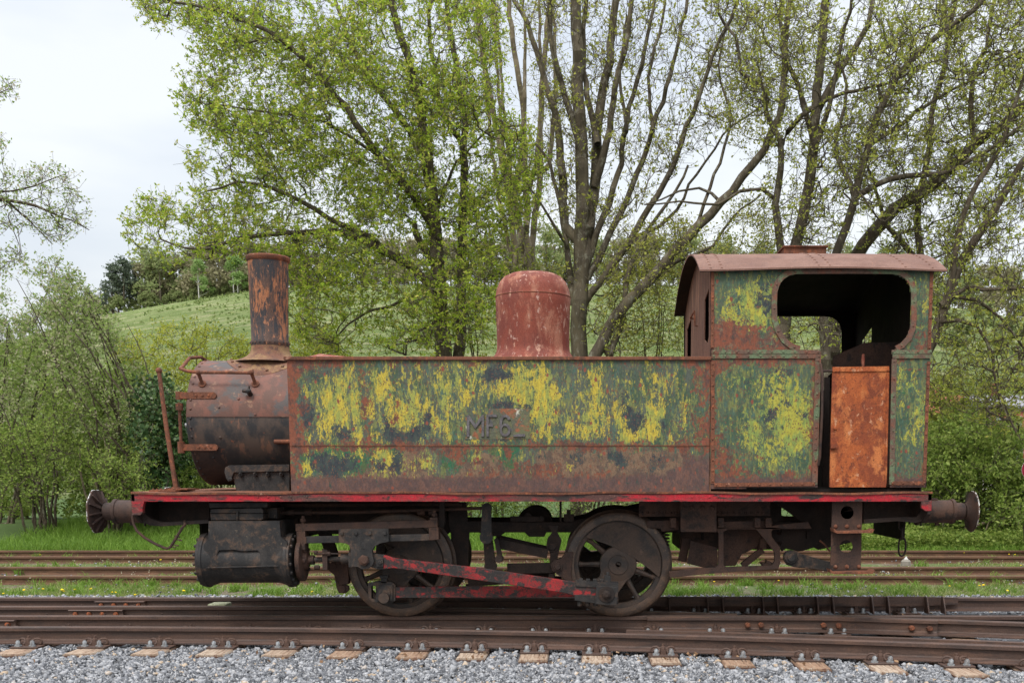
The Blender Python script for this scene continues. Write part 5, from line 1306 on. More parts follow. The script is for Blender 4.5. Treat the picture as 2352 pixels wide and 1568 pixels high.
def plant(name, label, cat, Y, limbs, polys, leafmat, barkmat, group=None, sig=1.6, step_=.32, leaves=3, lsize=.075, twig=2, twl=.22, rtip=.0038, clump=.35, base_in=None, pexp=2.35, spread=.10, asp=.5, up=.0, dens=1.):
    bx = P(limbs[0][0][0][0], 1085, Y)[0]; bz = float(gz(bx, Y)); root = empty(name, (bx, Y, bz), label, cat, group)
    pos, par, rmin = [], [], []
    for li, (pts, r0, r1, dz) in enumerate(limbs):
        w_ = [np.array(P(a, b, Y+dz*(i/max(1, len(pts)-1))+(base_in or 0))) for i, (a, b) in enumerate(pts)]
        if li == 0 or dz == 'base': pass
        # resample smoothly (Catmull-Rom)
        cr_ = []
        for i in range(len(w_)-1):
            p0, p1, p2, p3 = w_[max(i-1, 0)], w_[i], w_[i+1], w_[min(i+2, len(w_)-1)]; k = max(1, int(np.linalg.norm(p2-p1)/.3))
            for j in range(k):
                t = j/k; cr_.append(.5*((2*p1)+(-p0+p2)*t+(2*p0-5*p1+4*p2-p3)*t*t+(-p0+3*p1-3*p2+p3)*t**3))
        cr_.append(w_[-1]); cr_ = np.array(cr_); m_ = len(cr_); 
        cr_[1:-1] += rng.standard_normal((m_-2, 3))*np.array([.018, .05, .018]) if m_ > 2 else 0
        if pos:
            Q = np.array(pos); dd = np.linalg.norm(Q-cr_[0], axis=1); pr_ = int(dd.argmin())
            if dd[pr_] > 1.2: pr_ = -1                       # stands on its own stem
            elif dd[pr_] > .05: pass
        else: pr_ = -1
        for i, c in enumerate(cr_):
            pos.append(c); par.append(pr_); rmin.append(r0+(r1-r0)*(i/(m_-1))**.8); pr_ = len(pos)-1
    ns = len(pos)
    A = []
    for poly, cnt, dsh in polys:
        q = np.array(poly, float); lo, hi = q.min(0), q.max(0); got = 0; tries = 0
        while got < cnt and tries < 60:
            tries += 1; px = rng.uniform(lo[0], hi[0], cnt); py = rng.uniform(lo[1], hi[1], cnt); k = in_poly(px, py, poly)
            nf = np.sin(px*.021+py*.013+Y)+np.sin(px*.009-py*.027+2*Y)+.8*np.sin(px*.05+py*.044)*np.sin(py*.06-px*.02); k &= rng.random(cnt) > clump*(nf < -.2)*1.6
            px, py = px[k][:cnt-got], py[k][:cnt-got]; got += len(px); A.append(Pn(px, py, Y+dsh+(base_in or 0)+rng.standard_normal(len(px))*sig))
    A = np.concatenate(A)
    cap = ns+len(A)*40; Pp = np.zeros((cap, 3)); Pp[:ns] = pos; n = ns; par = par+[0]*(cap-ns); att = A
    D0 = np.array([np.min(np.linalg.norm((Pp[:ns]-a)*np.array([1, .7, 1]), axis=1)) for a in A]); A = A[np.argsort(D0)]
    term = np.zeros(cap)
    for a in A:
        df = Pp[:n]-a; dd = np.einsum('ij,ij->i', df, df)
        dd = dd*(1+.9*(df[:, 2] > 0))                        # prefer to grow upwards and outwards
        j = int(dd.argmin()); b = Pp[j]; L = np.linalg.norm(a-b)
        if L < .08: continue
        pj_ = par[j]; d0 = (b-Pp[pj_]) if pj_ >= 0 else np.array([0, 0, 1.]); d0 = d0/(np.linalg.norm(d0)+1e-9)
        k = min(30, max(2, int(L/step_)+1)); mid = b+d0*L*.38+rng.standard_normal(3)*L*.07
        for i in range(1, k+1):
            t = i/k; p = (1-t)**2*b+2*t*(1-t)*mid+t*t*a+rng.standard_normal(3)*.012
            Pp[n] = p; par[n] = j; term[n] = t; j = n; n += 1
    Pp = Pp[:n]; par = np.array(par[:n]); rp = np.full(n, rtip)**pexp; ch = np.zeros(n)
    acc = np.zeros(n)
    for i in range(n-1, -1, -1):
        r_ = max(acc[i], rtip**pexp)
        if i < ns: r_ = max(r_, rmin[i]**pexp)
        rp[i] = r_
        if par[i] >= 0: acc[par[i]] += r_ if i >= ns else 0
    rad = rp**(1/pexp)
    for i in range(ns): rad[i] = min(rad[i], rmin[i]*1.25+.004)
    for i in range(ns, n): rad[i] = min(rad[i], rad[par[i]])
    # twigs with leaves
    tw = np.nonzero((rad < .02)&(np.arange(n) >= ns))[0]
    tp, tpar, C = [], [], []
    if twig:
        base = np.repeat(tw, twig); base = base[rng.random(len(base)) < .85]; m_ = len(base); d = rng.standard_normal((m_, 3)); d[:, 2] += .3+up
        d += .9*(Pp[base]-Pp[par[base]])/.3; d /= np.linalg.norm(d, axis=1)[:, None]; end = Pp[base]+d*(twl*(.4+.9*rng.random(m_)))[:, None]
        allp = np.concatenate([Pp, end]); allr = np.concatenate([rad, np.full(m_, rtip*.7)]); allpar = np.concatenate([par, base])
        C = np.concatenate([end, (Pp[base]*.45+end*.55)]); C = C[rng.random(len(C)) < dens]
    else: allp, allr, allpar = Pp, rad, par; C = Pp[tw]
    branch_mesh('trunk', allp, allpar, allr, barkmat, root)
    if leaves:
        k = int(leaves) if leaves >= 1 else 1; C = np.repeat(C, k, 0)
        if leaves < 1: C = C[rng.random(len(C)) < leaves]
        C = C+rng.standard_normal(C.shape)*spread*.6
        leaf_mesh('crown', C, lsize, leafmat, root, asp=asp)
    return root, n
tot = 0
def T(*a, **k):
    global tot; r, n = plant(*a, **k); tot += n; return r
# --- the big oak
T('oak_tree', 'big bright green oak with dark twisting limbs behind the chimney and dome', 'tree', 27.5,
  [([(1028, 1190), (1024, 900), (1020, 815), (1012, 740), (1008, 650), (1000, 560), (992, 470), (985, 380), (968, 260), (945, 160), (912, 60), (885, -60)], 0.313, 0.072, -.5),
   ([(1046, 880), (1056, 800), (1062, 700), (1060, 580), (1064, 470), (1068, 380), (1064, 260), (1048, 150), (1030, 40), (1020, -70)], 0.160, 0.056, .8),
   ([(1010, 680), (985, 655), (945, 615), (900, 585), (850, 560), (790, 532), (720, 530), (640, 538), (560, 545), (500, 568), (430, 572), (370, 550)], 0.120, 0.020, -1.6),
   ([(885, 580), (850, 548), (800, 520), (755, 500), (690, 462), (620, 432), (545, 420), (470, 440)], 0.088, 0.020, -1.5),
   ([(995, 520), (950, 450), (905, 400), (862, 345), (820, 285), (765, 215), (700, 140), (620, 75), (540, 40), (440, 12), (330, -20)], 0.120, 0.024, -1.8),
   ([(870, 355), (800, 312), (720, 270), (650, 262), (560, 250), (470, 240)], 0.048, 0.012, -.9),
   ([(1000, 650), (960, 675), (930, 688), (895, 705), (850, 712), (800, 745), (755, 785)], 0.060, 0.016, -1.3),
   ([(1004, 620), (985, 585), (965, 560), (955, 535), (952, 515)], 0.096, 0.072, -.3),
   ([(985, 390), (940, 300), (880, 220), (830, 150), (790, 60), (760, -40)], 0.088, 0.040, 1.2),
   ([(1005, 480), (1035, 400), (1090, 330), (1140, 300), (1200, 290)], 0.048, 0.016, -1.8),
   ([(1064, 330), (1020, 260), (1000, 180), (985, 60), (1000, -50)], 0.072, 0.040, .6),
   ([(1000, 740), (960, 760), (935, 790), (932, 815)], 0.040, 0.024, -.8)],
  [([(300, -60), (310, 0), (350, 60), (430, 62), (480, 110), (420, 138), (440, 165), (408, 200), (415, 250), (440, 300), (480, 305), (430, 345), (420, 420), (455, 470), (350, 452), (330, 462), (283, 522), (300, 555), (350, 600), (440, 600), (560, 580), (640, 600), (680, 560), (760, 540), (880, 560), (1000, 560), (1140, 560), (1235, 480), (1262, 400), (1225, 300), (1150, 250), (1150, 90), (1150, -60)], 4700, -.6),
   ([(640, 560), (760, 540), (1000, 560), (1150, 560), (1190, 620), (1120, 800), (900, 810), (760, 815), (690, 780), (650, 690)], 1150, -1.0),
   ([(480, 100), (900, 60), (1110, 260), (1200, 420), (1000, 560), (700, 470), (500, 330)], 900, .3)],
  lf_oak, bk_oak, sig=1.4, leaves=6, lsize=.076, twig=2, spread=.022, twl=.34, clump=.42, dens=.48, rtip=.0045)
# --- pale stems behind the oak
for i, (lb, pts) in enumerate((('leftmost pale bare stem of the group behind the oak', [(1190, 900), (1186, 620), (1172, 480), (1150, 350), (1122, 200), (1100, 60), (1092, -60)]), ('pale tall stem between the oak and the many-stemmed ash, left of the dome', [(1222, 900), (1215, 640), (1208, 450), (1200, 250), (1178, 90), (1165, -60)]), ('pale tall stem rising just above the dome', [(1232, 900), (1222, 600), (1240, 400), (1245, 200), (1262, 0), (1268, -60)]))):
    T('poplar_tree', lb, 'tree', 33+i*.8, [(pts, .13, .07, 0), ([pts[1], (pts[1][0]-35, 480), (pts[1][0]-62, 300), (pts[1][0]-75, 120), (pts[1][0]-90, -60)], .07, .04, .5), ([pts[2], (pts[2][0]+22, 380), (pts[2][0]+35, 200), (pts[2][0]+30, 0)], .09, .04, -.5)],
      [([(1095, 560), (1290, 560), (1310, -60), (1070, -60)], 240, 0)], lf_ash, bk_pale, group='pale stems behind the oak', sig=.8, leaves=.6, lsize=.08, twig=1, clump=.2)
# --- the ash with upright fan of stems
T('ash_tree', 'upright ash with a fan of bare stems right of the dome', 'tree', 26.5,
  [([(1332, 1200), (1330, 900), (1328, 760), (1332, 620), (1338, 480), (1334, 300), (1326, 150), (1322, -60)], .27, .12, 0),
   ([(1338, 640), (1352, 520), (1368, 400), (1374, 280), (1398, 140), (1420, -60)], .17, .08, .6), ([(1334, 560), (1300, 520), (1290, 400), (1282, 300), (1252, 180), (1215, 60), (1170, -20)], .13, .05, 1.),
   ([(1330, 330), (1300, 230), (1270, 120), (1262, 0), (1255, -60)], .09, .05, -.5), ([(1368, 420), (1395, 330), (1412, 200), (1440, 80), (1452, -60)], .10, .05, -.4),
   ([(1350, 600), (1385, 500), (1420, 400), (1440, 280), (1470, 150), (1500, 20), (1515, -60)], .09, .04, .8), ([(1352, 640), (1400, 540), (1452, 430), (1492, 320), (1530, 200), (1560, 90), (1590, -60)], .09, .04, 1.2),
   ([(1340, 700), (1420, 590), (1490, 480), (1545, 380), (1590, 260), (1640, 130), (1690, 10)], .10, .04, -.8), ([(1400, 610), (1470, 540), (1540, 500), (1600, 400), (1680, 290), (1760, 240)], .06, .02, 1.),
   ([(1318, 700), (1305, 600), (1290, 480), (1265, 380), (1230, 330)], .10, .03, .5), ([(1300, 560), (1262, 500), (1215, 430)], .05, .02, -1),
   ([(1372, 330), (1350, 220), (1340, 100), (1350, -50)], .08, .05, .4), ([(1440, 300), (1425, 180), (1440, 40)], .05, .03, .2), ([(1500, 300), (1490, 180), (1520, 50), (1530, -50)], .05, .03, .3)],
  [([(1180, -60), (1230, 200), (1260, 380), (1300, 520), (1420, 520), (1560, 400), (1680, 300), (1780, 230), (1720, 60), (1700, -60)], 1250, .2), ([(1290, 500), (1450, 500), (1560, 480), (1600, 600), (1540, 800), (1380, 812), (1290, 700)], 260, 0)],
  lf_ash, bk_ash, sig=1.2, leaves=3, lsize=.085, twig=2, twl=.34, clump=.3, up=.9, spread=.04, dens=.3, rtip=.0055)
T('leaning_tree', 'long trunk leaning right, from beside the ash up to the cab roof sky', 'tree', 25.5,
  [([(1340, 880), (1368, 815), (1420, 720), (1500, 632), (1580, 545), (1655, 465), (1725, 380), (1775, 300), (1800, 200), (1806, 60), (1835, -60)], .16, .06, -.5),
   ([(1500, 632), (1560, 600), (1640, 560), (1680, 500), (1745, 450)], .06, .02, .8), ([(1655, 465), (1610, 430), (1560, 440), (1480, 470)], .045, .015, .5), ([(1400, 815), (1430, 730), (1440, 640), (1470, 560), (1530, 470), (1580, 380)], .09, .03, .6),
   ([(1600, 520), (1640, 400), (1680, 280), (1650, 150), (1690, 20)], .05, .02, 1.)],
  [([(1430, 520), (1560, 500), (1640, 540), (1680, 460), (1800, 440), (1780, 640), (1500, 690)], 330, 0), ([(1640, 300), (1700, 60), (1740, -60), (1900, -60), (1850, 300), (1760, 420)], 300, 0), ([(1380, 600), (1570, 600), (1600, 812), (1400, 812)], 170, .5)],
  lf_ash, bk_ash, sig=1., leaves=2, lsize=.07, twig=2, twl=.26, clump=.3, spread=.07)
# --- the wide tangle of trees on the right
T('alder_tree', 'thick dark trunk rising behind the cab roof hatch, forking into the canopy', 'tree', 25,
  [([(1795, 1150), (1800, 800), (1815, 620), (1838, 520), (1858, 430), (1870, 320), (1876, 210), (1886, 100), (1905, -60)], .20, .09, 0),
   ([(1808, 640), (1792, 560), (1782, 470), (1796, 360), (1792, 320), (1762, 262), (1755, 205), (1705, 165), (1690, 90), (1650, 30)], .11, .03, -.6),
   ([(1796, 330), (1840, 265), (1880, 240), (1940, 215), (2040, 190), (2110, 150)], .07, .02, -.4), ([(1784, 460), (1750, 435), (1700, 440), (1650, 470), (1560, 465), (1480, 470)], .05, .015, -.8),
   ([(1880, 250), (1930, 160), (1990, 60), (2020, -60)], .09, .05, .8), ([(1868, 330), (1835, 210), (1800, 110), (1790, -60)], .07, .04, .8), ([(1866, 350), (1905, 250), (1925, 140), (1950, 30), (1960, -60)], .07, .03, -.7)],
  [([(1640, -60), (1680, 100), (1700, 230), (1770, 300), (1740, 420), (1790, 560), (1950, 560), (2050, 380), (2120, 200), (2100, -60)], 1100, 0)],
  lf_right, bk_oak, sig=1.3, leaves=4, lsize=.072, pexp=2.15, twig=2, twl=.34, dens=.42, rtip=.0055, clump=.35, spread=.02)
T('alder_tree', 'forked crooked tree standing behind the cab window and the roof end', 'tree', 24.3,
  [([(1905, 1150), (1895, 800), (1892, 720), (1900, 640), (1945, 520), (1960, 460), (1975, 400), (1992, 340), (2015, 260), (2060, 180), (2120, 110), (2200, 50), (2290, -20)], .16, .05, .0),
   ([(1962, 450), (1935, 390), (1920, 320), (1940, 240), (1935, 160)], .07, .03, .6), ([(1962, 455), (2010, 425), (2080, 405), (2160, 400), (2230, 370), (2330, 300), (2420, 230)], .07, .03, -.7),
   ([(2000, 330), (2060, 290), (2130, 240), (2220, 190), (2340, 120)], .06, .02, .8), ([(1880, 760), (1930, 770), (1990, 800), (2060, 810)], .04, .02, -.3)],
  [([(1900, 400), (1960, 200), (2050, -60), (2400, -60), (2420, 300), (2200, 430), (2000, 520)], 1150, .3), ([(1790, 640), (2000, 640), (2090, 800), (1800, 830)], 120, .3)],
  lf_right, bk_oak, sig=1.5, leaves=4, lsize=.072, pexp=2.15, twig=2, twl=.34, dens=.42, rtip=.0055, clump=.35, spread=.02)
T('alder_tree', 'thick trunk leaning up to the right corner from behind the cab roof', 'tree', 26,
  [([(1900, 900), (1925, 700), (1960, 600), (2010, 525), (2060, 475), (2120, 440), (2180, 390), (2240, 330), (2300, 290), (2352, 240), (2450, 160)], .22, .09, -.5),
   ([(2110, 1150), (2112, 800), (2112, 600), (2108, 480), (2130, 370), (2140, 260), (2170, 150), (2200, -40)], .14, .05, .5),
   ([(2120, 600), (2080, 560), (2040, 520), (2010, 440), (1990, 380)], .08, .03, 1.), ([(2240, 330), (2230, 200), (2270, 80), (2290, -60)], .08, .03, .5)],
  [([(1980, 560), (2050, 400), (2150, 260), (2160, -60), (2440, -60), (2440, 420), (2250, 600), (2100, 620)], 1250, .5)],
  lf_right, bk_brown, sig=1.6, leaves=4, lsize=.072, pexp=2.15, twig=2, twl=.34, dens=.42, rtip=.0055, clump=.35, spread=.02)
T('alder_tree', 'rightmost slanting trunk crossing the frame edge above the rear buffer', 'tree', 23.5,
  [([(2075, 1150), (2100, 900), (2142, 780), (2180, 680), (2215, 600), (2262, 520), (2310, 440), (2352, 370), (2440, 260)], .14, .07, .3),
   ([(2170, 700), (2200, 560), (2225, 460), (2290, 350), (2350, 180), (2390, 20)], .08, .03, .5), ([(2150, 740), (2200, 735), (2245, 750), (2280, 820), (2290, 890), (2320, 960), (2342, 1008)], .05, .02, -.8),
   ([(2160, 700), (2230, 660), (2300, 665), (2400, 660)], .06, .03, -.4), ([(2185, 680), (2240, 690), (2300, 730), (2352, 800)], .05, .02, .2)],
  [([(2130, 560), (2250, 460), (2420, 330), (2420, 900), (2300, 900), (2140, 820)], 620, .2), ([(2130, 820), (2420, 850), (2420, 1000), (2140, 960)], 240, .3)],
  lf_right, bk_brown, sig=1.4, leaves=4, lsize=.072, pexp=2.15, twig=2, twl=.34, dens=.42, rtip=.0055, clump=.3, spread=.02)
# --- branch reaching in from the left
T('overhanging_tree', 'sparse twiggy tree reaching in from the left edge against the sky', 'tree', 24,
  [([(-420, 1150), (-400, 800), (-300, 600), (-180, 500), (-60, 468), (40, 466), (110, 482), (170, 510), (205, 528)], .22, .012, 0), ([(-180, 500), (-60, 450), (30, 440), (85, 425), (150, 400)], .05, .01, .4), ([(-300, 600), (-150, 300), (-60, 240), (20, 205)], .06, .012, .2), ([(20, 467), (70, 510), (120, 560)], .02, .01, .0)],
  [([(-60, 400), (60, 390), (140, 368), (190, 430), (205, 520), (140, 560), (40, 520), (-60, 560)], 260, 0), ([(-60, 180), (20, 170), (42, 215), (10, 240), (-60, 260)], 50, 0), ([(-60, 280), (10, 330), (5, 380), (-60, 380)], 30, 0), ([(-60, 520), (60, 560), (60, 620), (-60, 640)], 50, 0)],
  lf_willow, bk_brown, sig=.8, leaves=1, lsize=.07, twig=2, twl=.2, clump=.2, spread=.05)
# --- shrubs
def shrub(name, label, Y, bpx, poly, n, lm, bm_, stems=7, group=None, dens=3, ls=.075, sig=.9, **k):
    q = np.array(poly); lo, hi = q.min(0), q.max(0); gzb = float(gz(0, Y)); bpy_ = pj((0, Y, gzb))[1]; limbs = []
    for s_ in range(stems):
        while True:
            tx, ty = random.uniform(lo[0], hi[0]), random.uniform(lo[1], (lo[1]+hi[1])/2)
            if in_poly(np.array([tx]), np.array([ty]), poly)[0]: break
        b = bpx+(tx-bpx)*random.uniform(.05, .4) if s_ else bpx; limbs.append(([(b, bpy_+2), (b+(tx-b)*.3, bpy_+(ty-bpy_)*.45), (b+(tx-b)*.65, bpy_+(ty-bpy_)*.78), (tx, ty)], random.uniform(.03, .055), .010, random.uniform(-1, 1)*sig))
    return T(name, label, 'shrub', Y, limbs, [(poly, n, 0)], lm, bm_, sig=sig, leaves=dens, lsize=ls, twig=2, twl=.24, group=group, rtip=.0042, spread=.08, **k)
shrub('willow_shrub', 'pale flowering willow at the left edge, top of the thicket', 26.5, -10, [(-80, 640), (0, 585), (50, 620), (95, 595), (140, 588), (188, 640), (205, 720), (190, 850), (100, 960), (-80, 960)], 520, lf_willow, bk_brown, 9)
shrub('willow_shrub', 'slanting willow with long bare stems left of the smokebox', 25, 390, [(100, 640), (170, 640), (235, 700), (262, 740), (300, 800), (350, 850), (400, 900), (430, 1000), (380, 1060), (250, 1040), (140, 960), (100, 800)], 640, lf_willow, bk_brown, 10)
shrub('hawthorn_shrub', 'green bush low on the left with thin grey stems at its foot', 24, 120, [(-80, 880), (60, 860), (160, 900), (230, 960), (250, 1080), (200, 1170), (-80, 1180)], 560, lf_green, bk_brown, 11, dens=3, ls=.068, clump=.6)
shrub('hawthorn_shrub', 'green bush in front of the ivy, above the left buffer', 23.8, 270, [(200, 960), (290, 980), (340, 1040), (350, 1130), (300, 1180), (180, 1180)], 360, lf_green, bk_brown, 7, dens=3, ls=.068, clump=.6)
shrub('ivy_shrub', 'very dark ivy-covered bush behind the leaning rod', 24.6, 380, [(318, 870), (350, 850), (390, 900), (425, 960), (440, 1080), (430, 1150), (330, 1150), (300, 1060)], 520, lf_dark, bk_oak, 6, dens=4, ls=.085, asp=.85, clump=.6)
shrub('yellow_shrub', 'yellow green bush behind the smokebox handrail', 30, 470, [(250, 800), (330, 760), (420, 740), (520, 760), (600, 800), (640, 840), (640, 1060), (460, 1120), (420, 980), (330, 880)], 800, lf_yel, bk_brown, 9, dens=3)
shrub('yellow_shrub', 'small yellow bush right of the chimney foot', 31, 700, [(640, 760), (700, 730), (760, 750), (800, 815), (800, 900), (640, 900)], 330, lf_yel, bk_brown, 6)
shrub('dark_shrub', 'dark bush deep in the thicket at the left edge', 30, 40, [(-90, 820), (100, 780), (200, 850), (260, 950), (260, 1180), (-90, 1180)], 700, lf_green, bk_oak, 6, dens=5, ls=.11)
shrub('dark_shrub', 'dark bush deep in the thicket behind the leaning rod', 29.5, 340, [(200, 860), (330, 850), (450, 960), (480, 1180), (200, 1180)], 650, lf_green, bk_oak, 6, dens=5, ls=.11)
for i, (a, b, lb) in enumerate(((430, 690, 'low brush seen under the smokebox'), (660, 960, 'low brush behind the front wheel'), (930, 1240, 'low brush behind the rocker arm'), (1200, 1500, 'low brush behind the rear wheel'), (1460, 1780, 'low brush behind the ashpan'), (1740, 2140, 'low brush behind the cab steps'))):
    shrub('bramble_shrub', lb, 25+(i % 3)*.7, (a+b)/2, [(a, 1050), ((a+b)/2, 1000), (b, 1050), (b, 1190), (a, 1190)], 420, [lf_green, lf_willow][i % 2], bk_brown, 8, dens=3)
shrub('hawthorn_shrub', 'dense green bush behind the right buffer', 24, 2230, [(2110, 1010), (2170, 960), (2250, 960), (2330, 990), (2420, 1010), (2420, 1210), (2120, 1210)], 1200, lf_green, bk_oak, 8, dens=5, ls=.085)
shrub('olive_shrub', 'olive bush below the drooping branch, right of the cab', 26.5, 2200, [(2110, 880), (2200, 850), (2290, 880), (2350, 960), (2352, 1060), (2110, 1080)], 620, lf_right, bk_brown, 7, dens=3, ls=.08)
shrub('olive_shrub', 'olive bush under the leaning trunk, left of the cab front', 27.5, 1500, [(1390, 690), (1460, 620), (1560, 600), (1600, 700), (1640, 830), (1390, 830)], 190, lf_right, bk_brown, 6, dens=2, ls=.07)
shrub('olive_shrub', 'thin bush seen through the cab window', 28.5, 1900, [(1770, 680), (1900, 650), (2120, 660), (2120, 900), (1770, 900)], 200, lf_right, bk_brown, 7, dens=2, ls=.075)
shrub('olive_shrub', 'thin green bush left of the dome', 29, 1120, [(1060, 600), (1200, 560), (1300, 620), (1300, 820), (1060, 820)], 190, lf_ash, bk_brown, 6, dens=2, ls=.08)
for k_, (pa_, pb_) in enumerate((((395, 1140), (110, 650)), ((400, 1130), (200, 660)), ((350, 1150), (60, 720)), ((300, 1160), (20, 640)), ((410, 1130), (285, 745)), ((240, 1170), (170, 780)))):
    (ax0, ay0), (ax1, ay1) = pa_, pb_; pts_ = [P(ax0+(ax1-ax0)*t_+18*math.sin(t_*5+k_), ay0+(ay1-ay0)*(t_**.9), 24.3-.4*t_) for t_ in np.linspace(0, 1, 9)]
    tag(MB().tube(pts_, [.034*(1-.8*t_) for t_ in np.linspace(0, 1, 9)], 6).build('bare_stem', bk_brown), 'long bare brown stem slanting up to the left through the thicket', 'dead branch', 'slanting bare stems in the left thicket')
# pale dead stems leaning in the thicket and fallen sticks
def stick(lb, pts, r, Y, name='dead_stem'):
    tag(MB().tube([P(a, b, Y+.3*i) for i, (a, b) in enumerate(pts)], [r*(1-.6*i/(len(pts)-1)) for i in range(len(pts))], 6).build(name, bk_pale), lb, 'dead branch')
for k, (a, b, c, d) in enumerate(((236, 1180, 205, 1085), (255, 1180, 232, 1090), (262, 1182, 270, 1060), (290, 1180, 312, 1098), (332, 1175, 300, 1112), (385, 1170, 345, 1090))): tag(MB().tube([P(a-20, b, 23.6), P((a+c)/2-18+random.uniform(-8, 8), (b+d)/2, 23.7), P(c-20, d, 23.9), P(c-26+random.uniform(-8, 8), d-60, 24.1)], [.03, .026, .022, .01], 6).build('dead_stem', bk_pale), 'thin pale bare stem at the foot of the left thicket', 'dead branch', 'pale stems at the foot of the thicket')
stick('pale fallen branch on the grass right of the rear buffer', [(2218, 1212), (2262, 1200), (2310, 1188), (2380, 1172)], .035, 22.6); stick('thin curved twig beside the fallen branch', [(2262, 1225), (2275, 1185), (2310, 1165), (2370, 1160)], .014, 22.6)
# --- far trees on the ridge
def far_kind(k):
    C, tp, tpar, tr = [], [], [], []
    if k == 'pine':
        h = 13.; tp = [(0, 0, 0), (.1, 0, 4), (.3, .1, 8), (.3, 0, h)]; tpar = [-1, 0, 1, 2]; tr = [.25, .22, .15, .05]
        for i in range(13):
            z = 4.5+i*.62+rng.random()*.3; a = rng.random()*6.28; L = (3.9-.2*i)*(.5+.6*rng.random()); e = np.array([.2+math.cos(a)*L, math.sin(a)*L, z+.5]); tp += [(.2, 0, z-.3), tuple(e)]; tpar += [-1, len(tp)-2]; tr += [.07, .03]
            n = 85; C.append(e*np.array([.62, .62, 1])+rng.standard_normal((n, 3))*np.array([L*.34, L*.34, .15]))
        C.append(np.array([.3, 0, h-.3])+rng.standard_normal((160, 3))*np.array([.7, .7, .5])); return np.concatenate(C), tp, tpar, tr
    h = {'wood': 12., 'brown': 11., 'birch': 12.5, 'low': 6.}[k]
    tp = [(0, 0, 0), (.1, 0, h*.35), (0, .1, h*.65), (0, 0, h*.95)]; tpar = [-1, 0, 1, 2]; tr = [.2, .16, .1, .03]
    for i in range(16):
        z = h*(.10+.85*rng.random()); a = rng.random()*6.28; L = h*.26*(1.15-z/h)*(.8+.6*rng.random())+.4; e = np.array([math.cos(a)*L, math.sin(a)*L, z+L*.5]); tp += [(0, 0, z-.4), tuple(e)]; tpar += [-1, len(tp)-2]; tr += [.07, .02]
        C.append(e+rng.standard_normal((85, 3))*np.array([.75, .75, .7])*(.6 if k == 'birch' else .85)*h/12)
    return np.concatenate(C), tp, tpar, tr
protos = {}
for k, lm, bkm, nm in (('pine', lf_pine, bk_oak, 'pine_tree'), ('wood', lf_far, bk_ash, 'woodland_tree'), ('brown', lf_far2, bk_ash, 'woodland_tree'), ('birch', lf_far3, bark('birch bark', (.5, .5, .46), (.6, .6, .56), (.2, .2, .18)), 'birch_tree'), ('low', lf_far, bk_ash, 'woodland_shrub')):
    protos[k] = (k, lm, bkm, nm, None)
flab = {'pine': 'dark bluish pine with layered boughs on the left end of the ridge', 'wood': 'pale green spring tree in the wood along the hilltop', 'brown': 'brownish still half bare tree in the wood along the hilltop', 'birch': 'fresh green birch with white trunk at the edge of the hilltop meadow', 'low': 'low green bush at the wood edge on the hilltop'}
fgrp = {'pine': 'pines on the ridge', 'wood': 'pale green trees of the hilltop wood', 'brown': 'half bare trees of the hilltop wood', 'birch': 'birches at the meadow edge', 'low': 'bushes at the hilltop wood edge'}
def far_tree(k, px, Yf, sc_):
    key = k; x = P(px, 700, Yf)[0]; z = float(gz(x, Yf)); pr = protos[k]
    if pr[4] is None:
        C, tp, tpar, tr = far_kind(k); r_ = empty(pr[3], (0, 0, 0), flab[k], 'bush' if k == 'low' else 'tree', fgrp[k])
        branch_mesh('trunk', np.array(tp, float), np.array(tpar), np.array(tr), pr[2], r_)
        leaf_mesh('crown', C, .62 if k != 'pine' else .55, pr[1], r_, asp=.6); protos[k] = pr[:4]+(r_,); t = r_
    else: t = copy_tree(pr[4])
    t.location = (x, Yf, z-.2); t.rotation_euler = (0, 0, random.uniform(0, 6.28)); s_ = sc_*random.uniform(.88, 1.12); t.scale = (s_*random.uniform(.9, 1.15), s_, s_)
for px, s_ in ((222, .55), (240, .72), (258, .9), (272, .95), (286, 1.02), (300, .98), (312, .8), (205, .5)): far_tree('pine', px, 256+random.uniform(-3, 5), s_)
for px in (330, 352, 372, 398, 420, 448, 470, 492, 520, 545, 566, 590): far_tree(random.choice(['wood', 'brown', 'brown']), px+random.uniform(-8, 8), random.uniform(254, 262), random.uniform(1.0, 1.25))
for px in (345, 385, 430, 455, 505, 535, 580, 610, 640): far_tree(random.choice(['wood', 'brown']), px, random.uniform(265, 275), random.uniform(1.15, 1.35))
for px in (458, 538, 548): far_tree('birch', px, 250, .7)
for px in range(200, 600, 15): far_tree('low', px+random.uniform(-6, 6), 254+random.uniform(-2, 3), random.uniform(.4, .8))
for px in range(640, 2420, 34): far_tree(random.choice(['wood', 'wood', 'brown', 'brown']), px+random.uniform(-12, 12), random.uniform(252, 262), random.uniform(.85, 1.1))
for px in range(650, 2420, 60): far_tree(random.choice(['wood', 'brown']), px+random.uniform(-12, 12), random.uniform(232, 268), random.uniform(.9, 1.1))
for px in (180, 150, 120, 80, 40, 0): far_tree('wood', px, 258, .6)
for px, Yf in ((2150, 150), (2200, 130), (2260, 160), (2320, 140), (2380, 150), (2100, 165), (2050, 190)): far_tree('low', px, Yf, .8)
n_ = 15000; hx = rng.uniform(-150, 120, n_); hy = rng.uniform(80, 247, n_); kk = (np.sin(hx*.13+hy*.05)+np.sin(hx*.31-hy*.17)+rng.standard_normal(n_)*.7) > .3; hx, hy = hx[kk], hy[kk]
C = np.repeat(np.stack([hx, hy, gz(hx, hy)+.05], 1), 3, 0)+rng.standard_normal((len(hx)*3, 3))*np.array([.3, .3, .05])
m_tus = m_leaf('meadow tussocks', [(.11, .17, .045), (.18, .24, .07), (.28, .32, .12)], .3, .8); tag(leaf_mesh('meadow_tussocks', C, .42, m_tus, None, flat=.3, asp=.8), 'rough grass tussocks on the hill meadow', 'grass', kind='stuff')
